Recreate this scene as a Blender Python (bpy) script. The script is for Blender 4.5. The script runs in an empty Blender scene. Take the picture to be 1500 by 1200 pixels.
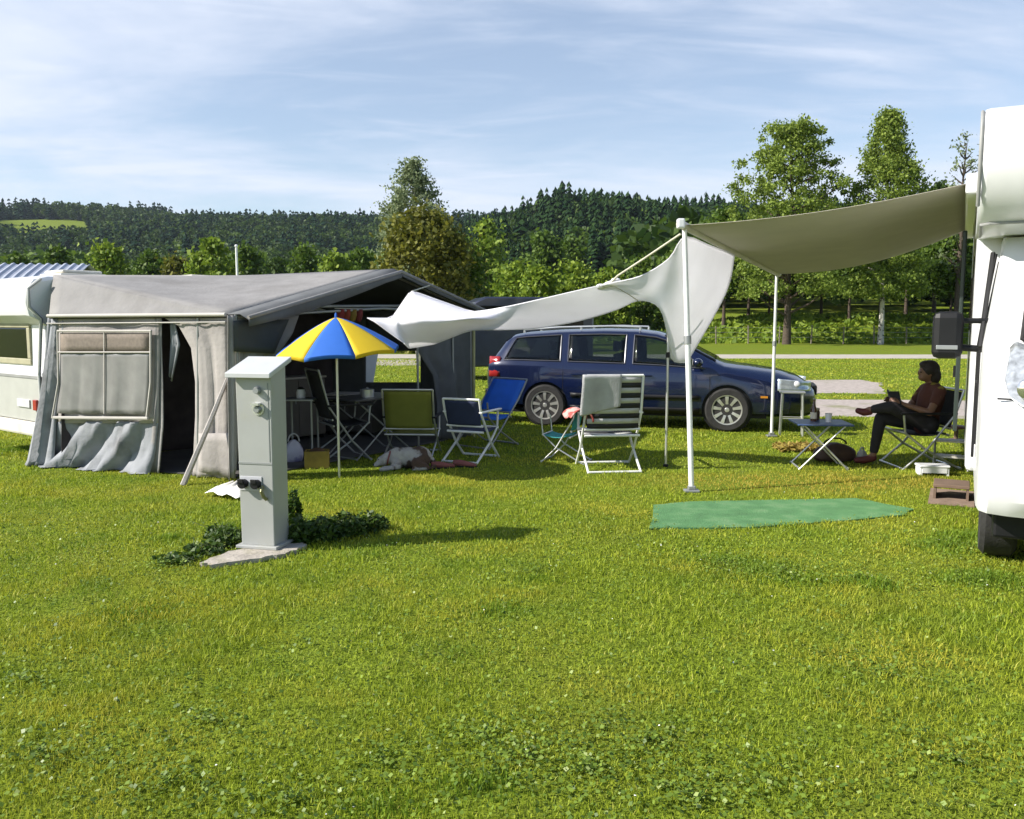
import bpy, math, random
import numpy as np
from mathutils import Vector, Matrix, Euler
R = math.radians
random.seed(4); RNG = np.random.default_rng(11)
SC = bpy.context.scene
COL = SC.collection
# ------------------------------------------------------------------ camera
F, CX, CY, CH = 1250.0, 750.0, 600.0, 1.6
TH = math.atan(130 / F); CT, ST = math.cos(TH), math.sin(TH)
cam = bpy.data.cameras.new("camera"); cam.sensor_width = 36; cam.lens = F / 1500 * 36
cam.clip_start = 0.1; cam.clip_end = 6000
camo = bpy.data.objects.new("camera", cam); COL.objects.link(camo)
camo.location = (0, 0, CH); camo.rotation_euler = (R(90) - TH, 0, 0); SC.camera = camo
O = Vector((0, 0, CH))
def ray(px, py):
    a, b = (px - CX) / F, -(py - CY) / F
    return Vector((a, CT + b * ST, -ST + b * CT))
def G(px, py, z=0.0):                     # point on the level z
    d = ray(px, py); return O + d * ((z - CH) / d.z)
def D(px, py, Y):                         # point at depth Y
    d = ray(px, py); return O + d * (Y / d.y)
def V(px, py, p, q):                      # point on the vertical plane through p and q (ground points)
    n = Vector((q[1] - p[1], p[0] - q[0], 0)); d = ray(px, py)
    return O + d * ((Vector((p[0], p[1], 0)) - Vector((0, 0, 0))).dot(n) / d.dot(n))
def proj(x, y, z):
    dz = z - CH; f = y * CT - dz * ST; u = y * ST + dz * CT
    return CX + F * x / f, CY - F * u / f
# ------------------------------------------------------------------ materials
def mat(name, c, r=.6, m=0., var=.12, scale=6., bump=0., bscale=60., trans=0., coat=0., spec=.5, dirt=None, dscale=3., dlo=.5, dhi=.7):
    M = bpy.data.materials.new(name); M.use_nodes = True
    nt = M.node_tree; N = nt.nodes; L = nt.links; b = N["Principled BSDF"]; out = N["Material Output"]
    b.inputs["Roughness"].default_value = r; b.inputs["Metallic"].default_value = m
    b.inputs["Coat Weight"].default_value = coat; b.inputs["Coat Roughness"].default_value = .05
    b.inputs["Specular IOR Level"].default_value = spec
    tc = N.new("ShaderNodeTexCoord")
    nz = N.new("ShaderNodeTexNoise"); nz.inputs["Scale"].default_value = scale; nz.inputs["Detail"].default_value = 5
    L.new(tc.outputs["Object"], nz.inputs["Vector"])
    rp = N.new("ShaderNodeValToRGB"); rp.color_ramp.elements[0].position = .3; rp.color_ramp.elements[1].position = .7
    rp.color_ramp.elements[0].color = (*[max(0, k * (1 - var)) for k in c], 1); rp.color_ramp.elements[1].color = (*[min(1, k * (1 + var)) for k in c], 1)
    L.new(nz.outputs["Fac"], rp.inputs["Fac"]); col = rp.outputs["Color"]
    if dirt:
        n2 = N.new("ShaderNodeTexNoise"); n2.inputs["Scale"].default_value = dscale; n2.inputs["Detail"].default_value = 7
        L.new(tc.outputs["Object"], n2.inputs["Vector"])
        mr = N.new("ShaderNodeMapRange"); mr.inputs["From Min"].default_value = dlo; mr.inputs["From Max"].default_value = dhi
        L.new(n2.outputs["Fac"], mr.inputs["Value"])
        mx = N.new("ShaderNodeMix"); mx.data_type = 'RGBA'; L.new(mr.outputs["Result"], mx.inputs["Factor"])
        L.new(col, mx.inputs["A"]); mx.inputs["B"].default_value = (*dirt, 1); col = mx.outputs["Result"]
    L.new(col, b.inputs["Base Color"])
    if bump:
        nb = N.new("ShaderNodeTexNoise"); nb.inputs["Scale"].default_value = bscale; nb.inputs["Detail"].default_value = 3
        L.new(tc.outputs["Object"], nb.inputs["Vector"])
        bp = N.new("ShaderNodeBump"); bp.inputs["Strength"].default_value = bump; bp.inputs["Distance"].default_value = .02
        L.new(nb.outputs["Fac"], bp.inputs["Height"]); L.new(bp.outputs["Normal"], b.inputs["Normal"])
    if trans:
        t = N.new("ShaderNodeBsdfTranslucent"); L.new(col, t.inputs["Color"])
        ms = N.new("ShaderNodeMixShader"); ms.inputs["Fac"].default_value = trans
        L.new(b.outputs[0], ms.inputs[1]); L.new(t.outputs[0], ms.inputs[2]); L.new(ms.outputs[0], out.inputs["Surface"])
    return M
def leafmat(name, c1, c2, c3=None, trans=.35, r=.6, patch=None, pscale=.5, plo=.5, phi=.65, patch2=None, p2scale=1.2, spec=.3, worn=None):
    M = bpy.data.materials.new(name); M.use_nodes = True
    nt = M.node_tree; N = nt.nodes; L = nt.links; b = N["Principled BSDF"]; out = N["Material Output"]
    b.inputs["Roughness"].default_value = r; b.inputs["Specular IOR Level"].default_value = spec
    g = N.new("ShaderNodeNewGeometry"); rp = N.new("ShaderNodeValToRGB")
    rp.color_ramp.elements[0].color = (*c1, 1); rp.color_ramp.elements[1].color = (*c2, 1)
    if c3:
        e = rp.color_ramp.elements.new(.93); e.color = (*c2, 1); rp.color_ramp.elements[2].color = (*c3, 1)
    L.new(g.outputs["Random Per Island"], rp.inputs["Fac"]); col = rp.outputs["Color"]
    tc = N.new("ShaderNodeTexCoord")
    for p, s, lo, hi, amt in ((patch, pscale, plo, phi, .75), (patch2, p2scale, .5, .66, .6)):
        if not p: continue
        n2 = N.new("ShaderNodeTexNoise"); n2.inputs["Scale"].default_value = s; n2.inputs["Detail"].default_value = 6
        n2.inputs["Roughness"].default_value = .6
        L.new(tc.outputs["Object"], n2.inputs["Vector"])
        mr = N.new("ShaderNodeMapRange"); mr.inputs["From Min"].default_value = lo; mr.inputs["From Max"].default_value = hi; mr.inputs["To Max"].default_value = amt
        L.new(n2.outputs["Fac"], mr.inputs["Value"])
        mx = N.new("ShaderNodeMix"); mx.data_type = 'RGBA'; L.new(mr.outputs["Result"], mx.inputs["Factor"])
        L.new(col, mx.inputs["A"]); mx.inputs["B"].default_value = (*p, 1); col = mx.outputs["Result"]
    if worn:                                # trodden yellow strip: place, radii, colour
        mp = N.new("ShaderNodeMapping"); mp.vector_type = 'POINT'; (wx, wy), (ra, rb), wc = worn
        mp.inputs["Location"].default_value = (-wx / ra, -wy / rb, 0); mp.inputs["Scale"].default_value = (1 / ra, 1 / rb, 0); L.new(tc.outputs["Object"], mp.inputs["Vector"])
        ln = N.new("ShaderNodeVectorMath"); ln.operation = 'LENGTH'; L.new(mp.outputs[0], ln.inputs[0])
        n3 = N.new("ShaderNodeTexNoise"); n3.inputs["Scale"].default_value = 3.5; n3.inputs["Detail"].default_value = 5; L.new(tc.outputs["Object"], n3.inputs["Vector"])
        ad = N.new("ShaderNodeMath"); ad.operation = 'ADD'; L.new(ln.outputs["Value"], ad.inputs[0]); L.new(n3.outputs["Fac"], ad.inputs[1])
        mr = N.new("ShaderNodeMapRange"); mr.inputs["From Min"].default_value = 1.65; mr.inputs["From Max"].default_value = .95; L.new(ad.outputs[0], mr.inputs["Value"])
        mx = N.new("ShaderNodeMix"); mx.data_type = 'RGBA'; L.new(mr.outputs["Result"], mx.inputs["Factor"]); L.new(col, mx.inputs["A"]); mx.inputs["B"].default_value = (*wc, 1); col = mx.outputs["Result"]
    L.new(col, b.inputs["Base Color"])
    if trans:
        t = N.new("ShaderNodeBsdfTranslucent"); L.new(col, t.inputs["Color"])
        ms = N.new("ShaderNodeMixShader"); ms.inputs["Fac"].default_value = trans
        L.new(b.outputs[0], ms.inputs[1]); L.new(t.outputs[0], ms.inputs[2]); L.new(ms.outputs[0], out.inputs["Surface"])
    return M
# ------------------------------------------------------------------ mesh building
class MB:
    def __init__(s): s.v = []; s.f = []; s.m = []
    def add(s, vs, fs, m=0):
        b = len(s.v); s.v += [tuple(x) for x in vs]; s.f += [tuple(b + i for i in f) for f in fs]; s.m += [m] * len(fs); return s
    def box(s, x0, y0, z0, x1, y1, z1, m=0, M=None):
        vs = [(x, y, z) for x in (x0, x1) for y in (y0, y1) for z in (z0, z1)]
        if M is not None: vs = [M @ Vector(v) for v in vs]
        return s.add(vs, [(0, 1, 3, 2), (4, 6, 7, 5), (0, 4, 5, 1), (2, 3, 7, 6), (0, 2, 6, 4), (1, 5, 7, 3)], m)
    def tube(s, pts, r, n=8, m=0, cap=True):
        pts = [Vector(p) for p in pts]; k = len(pts)
        rr = r if isinstance(r, (list, tuple)) else [r] * k
        vs = []; u = None
        for i, p in enumerate(pts):
            t = (pts[min(i + 1, k - 1)] - pts[max(i - 1, 0)])
            t = t.normalized() if t.length > 1e-9 else Vector((0, 0, 1))
            if u is None:
                u = t.cross(Vector((0, 0, 1)) if abs(t.z) < .95 else Vector((1, 0, 0))).normalized()
            else:
                u = (u - t * u.dot(t)); u = u.normalized() if u.length > 1e-6 else t.orthogonal().normalized()
            w = t.cross(u)
            for j in range(n):
                a = 2 * math.pi * j / n
                vs.append(p + (u * math.cos(a) + w * math.sin(a)) * rr[i])
        fs = [(i * n + j, i * n + (j + 1) % n, (i + 1) * n + (j + 1) % n, (i + 1) * n + j) for i in range(k - 1) for j in range(n)]
        if cap: fs += [tuple(range(n))[::-1], tuple((k - 1) * n + j for j in range(n))]
        return s.add(vs, fs, m)
    def grid(s, P, m=0):                  # P[i][j] points
        a, b = len(P), len(P[0])
        return s.add([p for r in P for p in r], [(i * b + j, i * b + j + 1, (i + 1) * b + j + 1, (i + 1) * b + j) for i in range(a - 1) for j in range(b - 1)], m)
    def loft(s, rings, m=0, cap=True):
        n = len(rings[0]); k = len(rings)
        fs = [(i * n + j, i * n + (j + 1) % n, (i + 1) * n + (j + 1) % n, (i + 1) * n + j) for i in range(k - 1) for j in range(n)]
        if cap: fs += [tuple(range(n))[::-1], tuple((k - 1) * n + j for j in range(n))]
        return s.add([p for r in rings for p in r], fs, m)
    def lathe(s, prof, n=24, c=(0, 0, 0), axis='z', m=0):
        rings = []
        for r, h in prof:
            ring = []
            for j in range(n):
                a = 2 * math.pi * j / n; x, y = r * math.cos(a), r * math.sin(a)
                p = (x, y, h) if axis == 'z' else ((h, x, y) if axis == 'x' else (y, h, x))
                ring.append((p[0] + c[0], p[1] + c[1], p[2] + c[2]))
            rings.append(ring)
        return s.loft(rings, m)
    def ell(s, c, r, M=None, n=16, k=10, m=0):
        rings = []
        for i in range(k + 1):
            a = -math.pi / 2 + math.pi * i / k; q = max(math.cos(a), .02); ring = []
            for j in range(n):
                t = 2 * math.pi * j / n
                p = Vector((r[0] * q * math.cos(t), r[1] * q * math.sin(t), r[2] * math.sin(a)))
                if M is not None: p = M @ p
                ring.append(p + Vector(c))
            rings.append(ring)
        return s.loft(rings, m)
    def prism(s, poly, d, m=0):           # poly: 3D points, extruded by the vector d
        n = len(poly); P = [Vector(p) for p in poly]; Q = [p + Vector(d) for p in P]
        return s.add(P + Q, [tuple(range(n))[::-1], tuple(range(n, 2 * n))] + [(j, (j + 1) % n, n + (j + 1) % n, n + j) for j in range(n)], m)
XF = {}
def tag(o, label=None, cat=None, group=None, kind=None):
    if label: o["label"] = label
    if cat: o["category"] = cat
    if group: o["group"] = group
    if kind: o["kind"] = kind
    return o
def thing(name, label, cat, loc=(0, 0, 0), rz=0., group=None):
    o = bpy.data.objects.new(name, None); COL.objects.link(o); o.empty_display_size = .1
    o.location = loc; o.rotation_euler = (0, 0, rz); tag(o, label, cat, group)
    XF[o.name] = Matrix.Translation(Vector(loc)) @ Matrix.Rotation(rz, 4, 'Z'); return o
def finish(o, smooth=None, bevel=0., solid=0., sub=0, offset=0.):
    if smooth is not None and len(o.data.polygons):
        o.data.shade_smooth()
        if smooth: o.data.set_sharp_from_angle(angle=R(smooth))
    if bevel:
        b = o.modifiers.new("bevel", 'BEVEL'); b.width = bevel; b.segments = 2; b.limit_method = 'ANGLE'; b.angle_limit = R(40)
    if sub:
        b = o.modifiers.new("sub", 'SUBSURF'); b.levels = sub; b.render_levels = sub
    if solid:
        b = o.modifiers.new("solid", 'SOLIDIFY'); b.thickness = solid; b.offset = offset
    return o
def ob(name, mb, mats, parent=None, world=False, smooth=None, bevel=0., solid=0., sub=0, loc=None, kind=None, label=None, offset=0.):
    me = bpy.data.meshes.new(name); vs = mb.v
    X = XF.get(parent.name, Matrix.Identity(4)) if parent else Matrix.Identity(4)
    if parent and world:
        I = X.inverted(); vs = [I @ Vector(v) for v in vs]
    if loc is not None and not parent:
        l = Vector(loc); vs = [Vector(v) - l for v in vs]
    me.from_pydata([tuple(v) for v in vs], [], mb.f); me.update()
    for q in (mats if isinstance(mats, (list, tuple)) else [mats]): me.materials.append(q)
    if any(mb.m): me.polygons.foreach_set("material_index", mb.m)
    o = bpy.data.objects.new(name, me); COL.objects.link(o)
    if parent: o.parent = parent
    elif loc is not None: o.location = loc
    XF[o.name] = X
    if kind: o["kind"] = kind
    if label: o["label"] = label
    return finish(o, smooth, bevel, solid, sub, offset)
def fixnormals(o):
    import bmesh
    b = bmesh.new(); b.from_mesh(o.data); bmesh.ops.recalc_face_normals(b, faces=b.faces); b.to_mesh(o.data); b.free(); return o
def npmesh(name, verts, faces, m, parent=None, loc=None, kind=None, smooth=False):
    verts = np.asarray(verts, dtype=np.float32); faces = np.asarray(faces, dtype=np.int32)
    if loc is not None: verts = verts - np.asarray(loc, dtype=np.float32)
    k = faces.shape[1]; me = bpy.data.meshes.new(name)
    me.vertices.add(len(verts)); me.vertices.foreach_set("co", verts.ravel())
    me.loops.add(faces.size); me.loops.foreach_set("vertex_index", faces.ravel())
    me.polygons.add(len(faces)); me.polygons.foreach_set("loop_start", np.arange(0, faces.size, k, dtype=np.int32))
    me.polygons.foreach_set("loop_total", np.full(len(faces), k, dtype=np.int32))
    me.update(calc_edges=True); me.materials.append(m)
    if smooth: me.shade_smooth()
    o = bpy.data.objects.new(name, me); COL.objects.link(o)
    if parent: o.parent = parent
    if loc is not None: o.location = loc
    if kind: o["kind"] = kind
    return o
def fold_copy(root, loc, rz, label, group=None):
    r = root.copy(); COL.objects.link(r); r.location = loc; r.rotation_euler = (0, 0, rz); r["label"] = label
    if group: r["group"] = group
    for ch in list(root.children):
        c = ch.copy(); COL.objects.link(c); c.parent = r
        for g in ch.children:
            d = g.copy(); COL.objects.link(d); d.parent = c
    return r
# ------------------------------------------------------------------ light and sky
SUN_EL, SUN_AZ = R(36), R(-104)           # azimuth measured from +Y towards +X
sd = Vector((math.sin(SUN_AZ) * math.cos(SUN_EL), math.cos(SUN_AZ) * math.cos(SUN_EL), math.sin(SUN_EL)))
sl = bpy.data.lights.new("sun", 'SUN'); sl.energy = 5.0; sl.angle = R(.53); sl.color = (1, .95, .87)
so = bpy.data.objects.new("sun", sl); COL.objects.link(so); so.rotation_euler = (-sd).to_track_quat('-Z', 'Y').to_euler(); so.location = sd * 40
W = bpy.data.worlds.new("World"); SC.world = W; W.use_nodes = True
nt = W.node_tree; N = nt.nodes; L = nt.links; bg = N["Background"]
sky = N.new("ShaderNodeTexSky"); sky.sky_type = 'NISHITA'; sky.sun_disc = False
sky.sun_elevation = SUN_EL; sky.sun_rotation = SUN_AZ; sky.air_density = 1.0; sky.dust_density = .6; sky.ozone_density = 1.6
tc = N.new("ShaderNodeTexCoord"); sp = N.new("ShaderNodeSeparateXYZ"); L.new(tc.outputs["Generated"], sp.inputs[0])
def mth(op, a, b=None, cl=False):
    n = N.new("ShaderNodeMath"); n.operation = op; n.use_clamp = cl
    for i, x in enumerate((a, b)):
        if x is None: continue
        if isinstance(x, (int, float)): n.inputs[i].default_value = x
        else: L.new(x, n.inputs[i])
    return n.outputs[0]
den = mth('ADD', mth('MAXIMUM', sp.outputs["Z"], 0.), .12)
cb = N.new("ShaderNodeCombineXYZ"); L.new(mth('DIVIDE', sp.outputs["X"], den), cb.inputs[0]); L.new(mth('DIVIDE', sp.outputs["Y"], den), cb.inputs[1])
def cloud(rot, sc, scale, det, dist, lo, hi, amt, off=(0, 0, 0)):
    mp = N.new("ShaderNodeMapping"); mp.inputs["Rotation"].default_value = (0, 0, R(rot)); mp.inputs["Scale"].default_value = sc; mp.inputs["Location"].default_value = off
    L.new(cb.outputs[0], mp.inputs["Vector"])
    nz = N.new("ShaderNodeTexNoise"); nz.inputs["Scale"].default_value = scale; nz.inputs["Detail"].default_value = det; nz.inputs["Roughness"].default_value = .58; nz.inputs["Distortion"].default_value = dist
    L.new(mp.outputs[0], nz.inputs["Vector"])
    mr = N.new("ShaderNodeMapRange"); mr.interpolation_type = 'SMOOTHSTEP'; mr.inputs["From Min"].default_value = lo; mr.inputs["From Max"].default_value = hi; mr.inputs["To Max"].default_value = amt
    L.new(nz.outputs["Fac"], mr.inputs["Value"]); return mr.outputs["Result"]
ca = cloud(12, (.62, 1.0, 1), .95, 6, .5, .36, .68, .72, (3.1, 1.2, 0))
cbk = cloud(-14, (.55, 1.5, 1), 2.6, 7, .8, .45, .78, .26, (0.4, 5.2, 0))
def ramp(v, lo, hi):
    mr = N.new("ShaderNodeMapRange"); mr.interpolation_type = 'SMOOTHSTEP'; mr.inputs["From Min"].default_value = lo; mr.inputs["From Max"].default_value = hi; L.new(v, mr.inputs["Value"]); return mr.outputs["Result"]
veil = mth('MULTIPLY', ramp(sp.outputs["Y"], -.35, .45), mth('SUBTRACT', 1., ramp(sp.outputs["Z"], .42, .75)))   # cirrus thinned overhead and behind the camera to cut ambient light
cv = mth('MULTIPLY', mth('MINIMUM', mth('ADD', mth('ADD', ca, cbk), .24), .96), mth('ADD', mth('MULTIPLY', veil, .92), .08))
mx = N.new("ShaderNodeMix"); mx.data_type = 'RGBA'; L.new(cv, mx.inputs["Factor"]); L.new(sky.outputs[0], mx.inputs["A"]); mx.inputs["B"].default_value = (5.1, 5.55, 6.5, 1)
L.new(mx.outputs["Result"], bg.inputs["Color"]); bg.inputs["Strength"].default_value = .10
SC.view_settings.view_transform = 'Standard'; SC.view_settings.look = 'None'; SC.view_settings.exposure = 0.72; SC.view_settings.gamma = 1
SC.render.film_transparent = False
SC.cycles.use_denoising = True; SC.cycles.max_bounces = 7; SC.cycles.diffuse_bounces = 3; SC.cycles.transparent_max_bounces = 8
SC.cycles.use_adaptive_sampling = True
# ------------------------------------------------------------------ terrain
def sstep(a, b, x):
    t = np.clip((x - a) / (b - a), 0, 1); return t * t * (3 - 2 * t)
def TZ(x, y):
    x = np.asarray(x, float); y = np.asarray(y, float)
    h = 92 * sstep(230, 930, y) * (1.04 - .10 * sstep(-430, -80, x)) * (1 + .03 * np.sin(x * .011 + 1) + .02 * np.sin(x * .027))
    h = h + 21 * np.exp(-((y - 400) / 120) ** 2) * sstep(-75, 30, x) * (1 - .25 * sstep(60, 190, x)) * (1 + .08 * np.sin(x * .05 + .4))
    h = h + 1.9 * sstep(60, 68, y) * sstep(8, 22, x) + .10 * np.sin(x * .9) * np.sin(y * .7 + x * .3) * sstep(58, 64, y)
    h = h + sstep(72, 220, y) * 5.0
    return h
xs = np.concatenate([np.linspace(-1500, -420, 14), np.linspace(-400, 400, 201), np.linspace(420, 1500, 14)])
ys = np.concatenate([np.linspace(-200, 50, 8), np.linspace(56, 120, 33), np.linspace(126, 1000, 90), np.linspace(1030, 2600, 14)])
XX, YY = np.meshgrid(xs, ys); ZZ = TZ(XX, YY); ZZ[YY < 57] = 0
nx = len(xs)
gv = np.stack([XX.ravel(), YY.ravel(), ZZ.ravel()], 1)
ii, jj = np.meshgrid(np.arange(len(ys) - 1), np.arange(nx - 1), indexing='ij')
a0 = (ii * nx + jj).ravel(); gf = np.stack([a0, a0 + 1, a0 + nx + 1, a0 + nx], 1)
def groundmat():
    M = bpy.data.materials.new("meadow_ground"); M.use_nodes = True
    nt = M.node_tree; N = nt.nodes; L = nt.links; b = N["Principled BSDF"]; b.inputs["Roughness"].default_value = .95; b.inputs["Specular IOR Level"].default_value = .1
    tc = N.new("ShaderNodeTexCoord"); col = None
    def nzr(scale, det, lo, hi):
        n = N.new("ShaderNodeTexNoise"); n.inputs["Scale"].default_value = scale; n.inputs["Detail"].default_value = det; n.inputs["Roughness"].default_value = .65
        L.new(tc.outputs["Object"], n.inputs["Vector"])
        mr = N.new("ShaderNodeMapRange"); mr.inputs["From Min"].default_value = lo; mr.inputs["From Max"].default_value = hi; L.new(n.outputs["Fac"], mr.inputs["Value"]); return mr.outputs["Result"]
    def mixc(f, a, bcol):
        mx = N.new("ShaderNodeMix"); mx.data_type = 'RGBA'; L.new(f, mx.inputs["Factor"])
        if isinstance(a, tuple): mx.inputs["A"].default_value = (*a, 1)
        else: L.new(a, mx.inputs["A"])
        mx.inputs["B"].default_value = (*bcol, 1); return mx.outputs["Result"]
    col = mixc(nzr(14, 8, .35, .65), (.098, .138, .012), (.205, .262, .023))
    col = mixc(nzr(.45, 6, .5, .68), col, (.19, .205, .024))
    col = mixc(nzr(.9, 6, .55, .72), col, (.080, .130, .014))
    col = mixc(nzr(55, 4, .55, .72), col, (.055, .070, .008))
    L.new(col, b.inputs["Base Color"])
    n = N.new("ShaderNodeTexNoise"); n.inputs["Scale"].default_value = 45; n.inputs["Detail"].default_value = 5; L.new(tc.outputs["Object"], n.inputs["Vector"])
    bp = N.new("ShaderNodeBump"); bp.inputs["Strength"].default_value = .8; bp.inputs["Distance"].default_value = .04; L.new(n.outputs["Fac"], bp.inputs["Height"]); L.new(bp.outputs["Normal"], b.inputs["Normal"])
    return M
GM = groundmat()
npmesh("ground", gv, gf, GM, kind="structure", smooth=True)
M_gravel = mat("pink_gravel", (.36, .31, .275), r=.95, var=.25, scale=9, bump=.4, bscale=40, dirt=(.16, .17, .05), dscale=.9, dlo=.55, dhi=.75)
M_road = mat("pale_asphalt", (.40, .36, .30), r=.9, var=.15, scale=2, bump=.2)
def flat(name, pts, m, z=.004, kind="structure", thick=0.):
    mb = MB(); mb.prism([(p[0], p[1], z - .03) for p in pts], (0, 0, .03)); o = ob(name, mb, m); fixnormals(o)
    if kind: o["kind"] = kind
    return o
EXC = []                                   # polygons without grass blades
def wob(pts, k=10, a=.06, seed=1):
    rg = random.Random(seed); out = []
    for i in range(len(pts)):
        p, q = pts[i], pts[(i + 1) % len(pts)]
        for j in range(k):
            t = j / k; out.append((p[0] + (q[0] - p[0]) * t + rg.uniform(-a, a), p[1] + (q[1] - p[1]) * t + rg.uniform(-a, a)))
    return out
pad1 = wob([(5.0, 14.3), (7.6, 13.9), (10.5, 14.0), (10.7, 17.0), (5.6, 17.4), (4.3, 16.8)], seed=2)
pad2 = wob([(2.5, 18.9), (8.2, 18.8), (9.5, 22.0), (9.4, 23.2), (2.5, 22.8)], seed=3, a=.1)
pad3 = wob([(-16, 30.5), (-1.2, 30.8), (-.2, 35), (-16, 36)], seed=5, a=.1)
flat("gravel_path", pad1, M_gravel); flat("gravel_path", pad2, M_gravel); flat("gravel_path", pad3, M_gravel)
flat("road", [(-60, 37.0), (60, 36.0), (60, 40.2), (-60, 41.5)], M_road)
EXC += [pad1, pad2]
# ------------------------------------------------------------------ grass
def inpoly(x, y, poly):
    r = np.zeros(len(x), bool); n = len(poly)
    for i in range(n):
        x1, y1 = poly[i][0], poly[i][1]; x2, y2 = poly[(i + 1) % n][0], poly[(i + 1) % n][1]
        c = ((y1 > y) != (y2 > y)) & (x < (x2 - x1) * (y - y1) / (y2 - y1 + 1e-12) + x1); r ^= c
    return r
def vnoise(x, y, s, seed):
    rg = np.random.default_rng(seed); T = rg.random((64, 64))
    u, v = x / s, y / s; i, j = np.floor(u).astype(int), np.floor(v).astype(int); a, b = u - i, v - j
    a = a * a * (3 - 2 * a); b = b * b * (3 - 2 * b); q = lambda m, n: T[m % 64, n % 64]
    return (q(i, j) * (1 - a) + q(i + 1, j) * a) * (1 - b) + (q(i, j + 1) * (1 - a) + q(i + 1, j + 1) * a) * b
def blades(x, y, h, w, rg, lean=1.15):
    n = len(x); a = rg.random(n) * 2 * np.pi; l = rg.random(n) * lean * h; b = rg.random(n) * 2 * np.pi
    dx, dy = np.cos(a) * w / 2, np.sin(a) * w / 2; lx, ly = np.cos(b) * l, np.sin(b) * l
    z0 = np.full(n, -.004)
    P = np.stack([np.stack([x - dx, y - dy, z0], 1), np.stack([x + dx, y + dy, z0], 1),
                  np.stack([x + dx * .7 + lx * .4, y + dy * .7 + ly * .4, h * .6], 1), np.stack([x - dx * .7 + lx * .4, y - dy * .7 + ly * .4, h * .6], 1),
                  np.stack([x + lx, y + ly, h], 1)], 1).reshape(-1, 3)
    k = np.arange(n) * 5
    return P, np.concatenate([np.stack([k, k + 1, k + 2], 1), np.stack([k, k + 2, k + 3], 1), np.stack([k + 3, k + 2, k + 4], 1)])
def scatter(y0, y1, dens, rg, side=.66):
    mg = 2.6; wm = side * y1 + mg; n = int(2 * wm * (y1 - y0) * dens)     # past the frame's edges too
    y = y0 + (y1 - y0) * rg.random(n); x = (rg.random(n) * 2 - 1) * wm; k = np.abs(x) < side * y + mg; return x[k], y[k]
def keep(x, y):
    k = np.ones(len(x), bool)
    for p in EXC: k &= ~inpoly(x, y, p)
    return k
GRASS = leafmat("grass_blades", (.150, .215, .017), (.425, .500, .038), (.58, .54, .13), trans=.40, r=.55, patch=(.52, .45, .055), pscale=.8, plo=.48, phi=.68, patch2=(.12, .225, .02), p2scale=1.7, spec=.25, worn=((2.9, 8.35), (1.9, .6), (.47, .38, .06)))
def build_grass():
    rg = np.random.default_rng(5); Ps = []; Fs = []; off = 0
    for y0, y1, dn, w, h0, h1 in ((1.5, 3.6, 10500, .0038, .022, .052), (3.6, 5.5, 6500, .0050, .022, .055), (5.5, 9, 3200, .0075, .022, .055), (9, 16, 900, .014, .022, .055), (16, 36, 130, .035, .03, .07)):
        x, y = scatter(y0, y1, dn, rg); k = keep(x, y)
        k &= rg.random(len(x)) < .55 + .75 * vnoise(x, y, .23, 3)
        # worn strip round the awning feet
        wr = np.exp(-((x - 2.6) / 1.6) ** 2 - ((y - 8.2) / .75) ** 2); k &= rg.random(len(x)) > wr * .45
        x, y = x[k], y[k]; tuft = vnoise(x, y, .35, 8) ; big = vnoise(x, y, 1.3, 12)
        h = .58 * (h0 + (h1 - h0) * rg.random(len(x))) * (.55 + .7 * tuft + .45 * (big > .62) * tuft)
        P, f = blades(x, y, h, w * (.7 + .6 * rg.random(len(x))), rg); Ps.append(P); Fs.append(f + off); off += len(P)
    o = npmesh("grass", np.concatenate(Ps), np.concatenate(Fs), GRASS, kind="stuff"); tag(o, "short sunlit lawn grass with worn yellowish patches", "grass")
TUFT = leafmat("tuft_blades", (.09, .17, .014), (.26, .37, .03), trans=.35, r=.5)
def build_tufts():
    rg = np.random.default_rng(15); X = []; Y = []; Hh = []
    for px, py, r, h in ((1288, 862, .10, .11), (1262, 852, .12, .07), (1100, 838, .26, .06), (1060, 822, .2, .05), (1420, 790, .22, .08), (1385, 800, .22, .07), (1440, 850, .22, .07), (1180, 850, .2, .05), (790, 850, .12, .05), (730, 395 + 500, .15, .045), (200, 900, .2, .045), (30, 660, .25, .07), (250, 790, .12, .07), (330, 775, .12, .09), (700, 1150, .12, .06), (560, 1185, .12, .06)):
        c = G(px, py); n = int(5200 * r * r * 4); a = rg.random(n) * 6.283; d = r * rg.random(n) ** .6; X.append(c.x + d * np.cos(a) * 1.4); Y.append(c.y + d * np.sin(a)); Hh.append(h * (.4 + .6 * rg.random(n)) * (1.1 - .7 * d / r))
    x, y, h = np.concatenate(X), np.concatenate(Y), np.concatenate(Hh); k = keep(x, y); P, f = blades(x[k], y[k], h[k], .0055 * (.7 + .6 * rg.random(k.sum())), rg, lean=.9)
    o = npmesh("grass_tufts", P, f, TUFT, kind="stuff"); tag(o, "taller darker grass tufts left unmown in the lawn", "grass")
CLOVER = leafmat("clover_leaves", (.075, .135, .012), (.23, .32, .04), (.38, .44, .16), trans=.3, r=.45, spec=.4)
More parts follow.
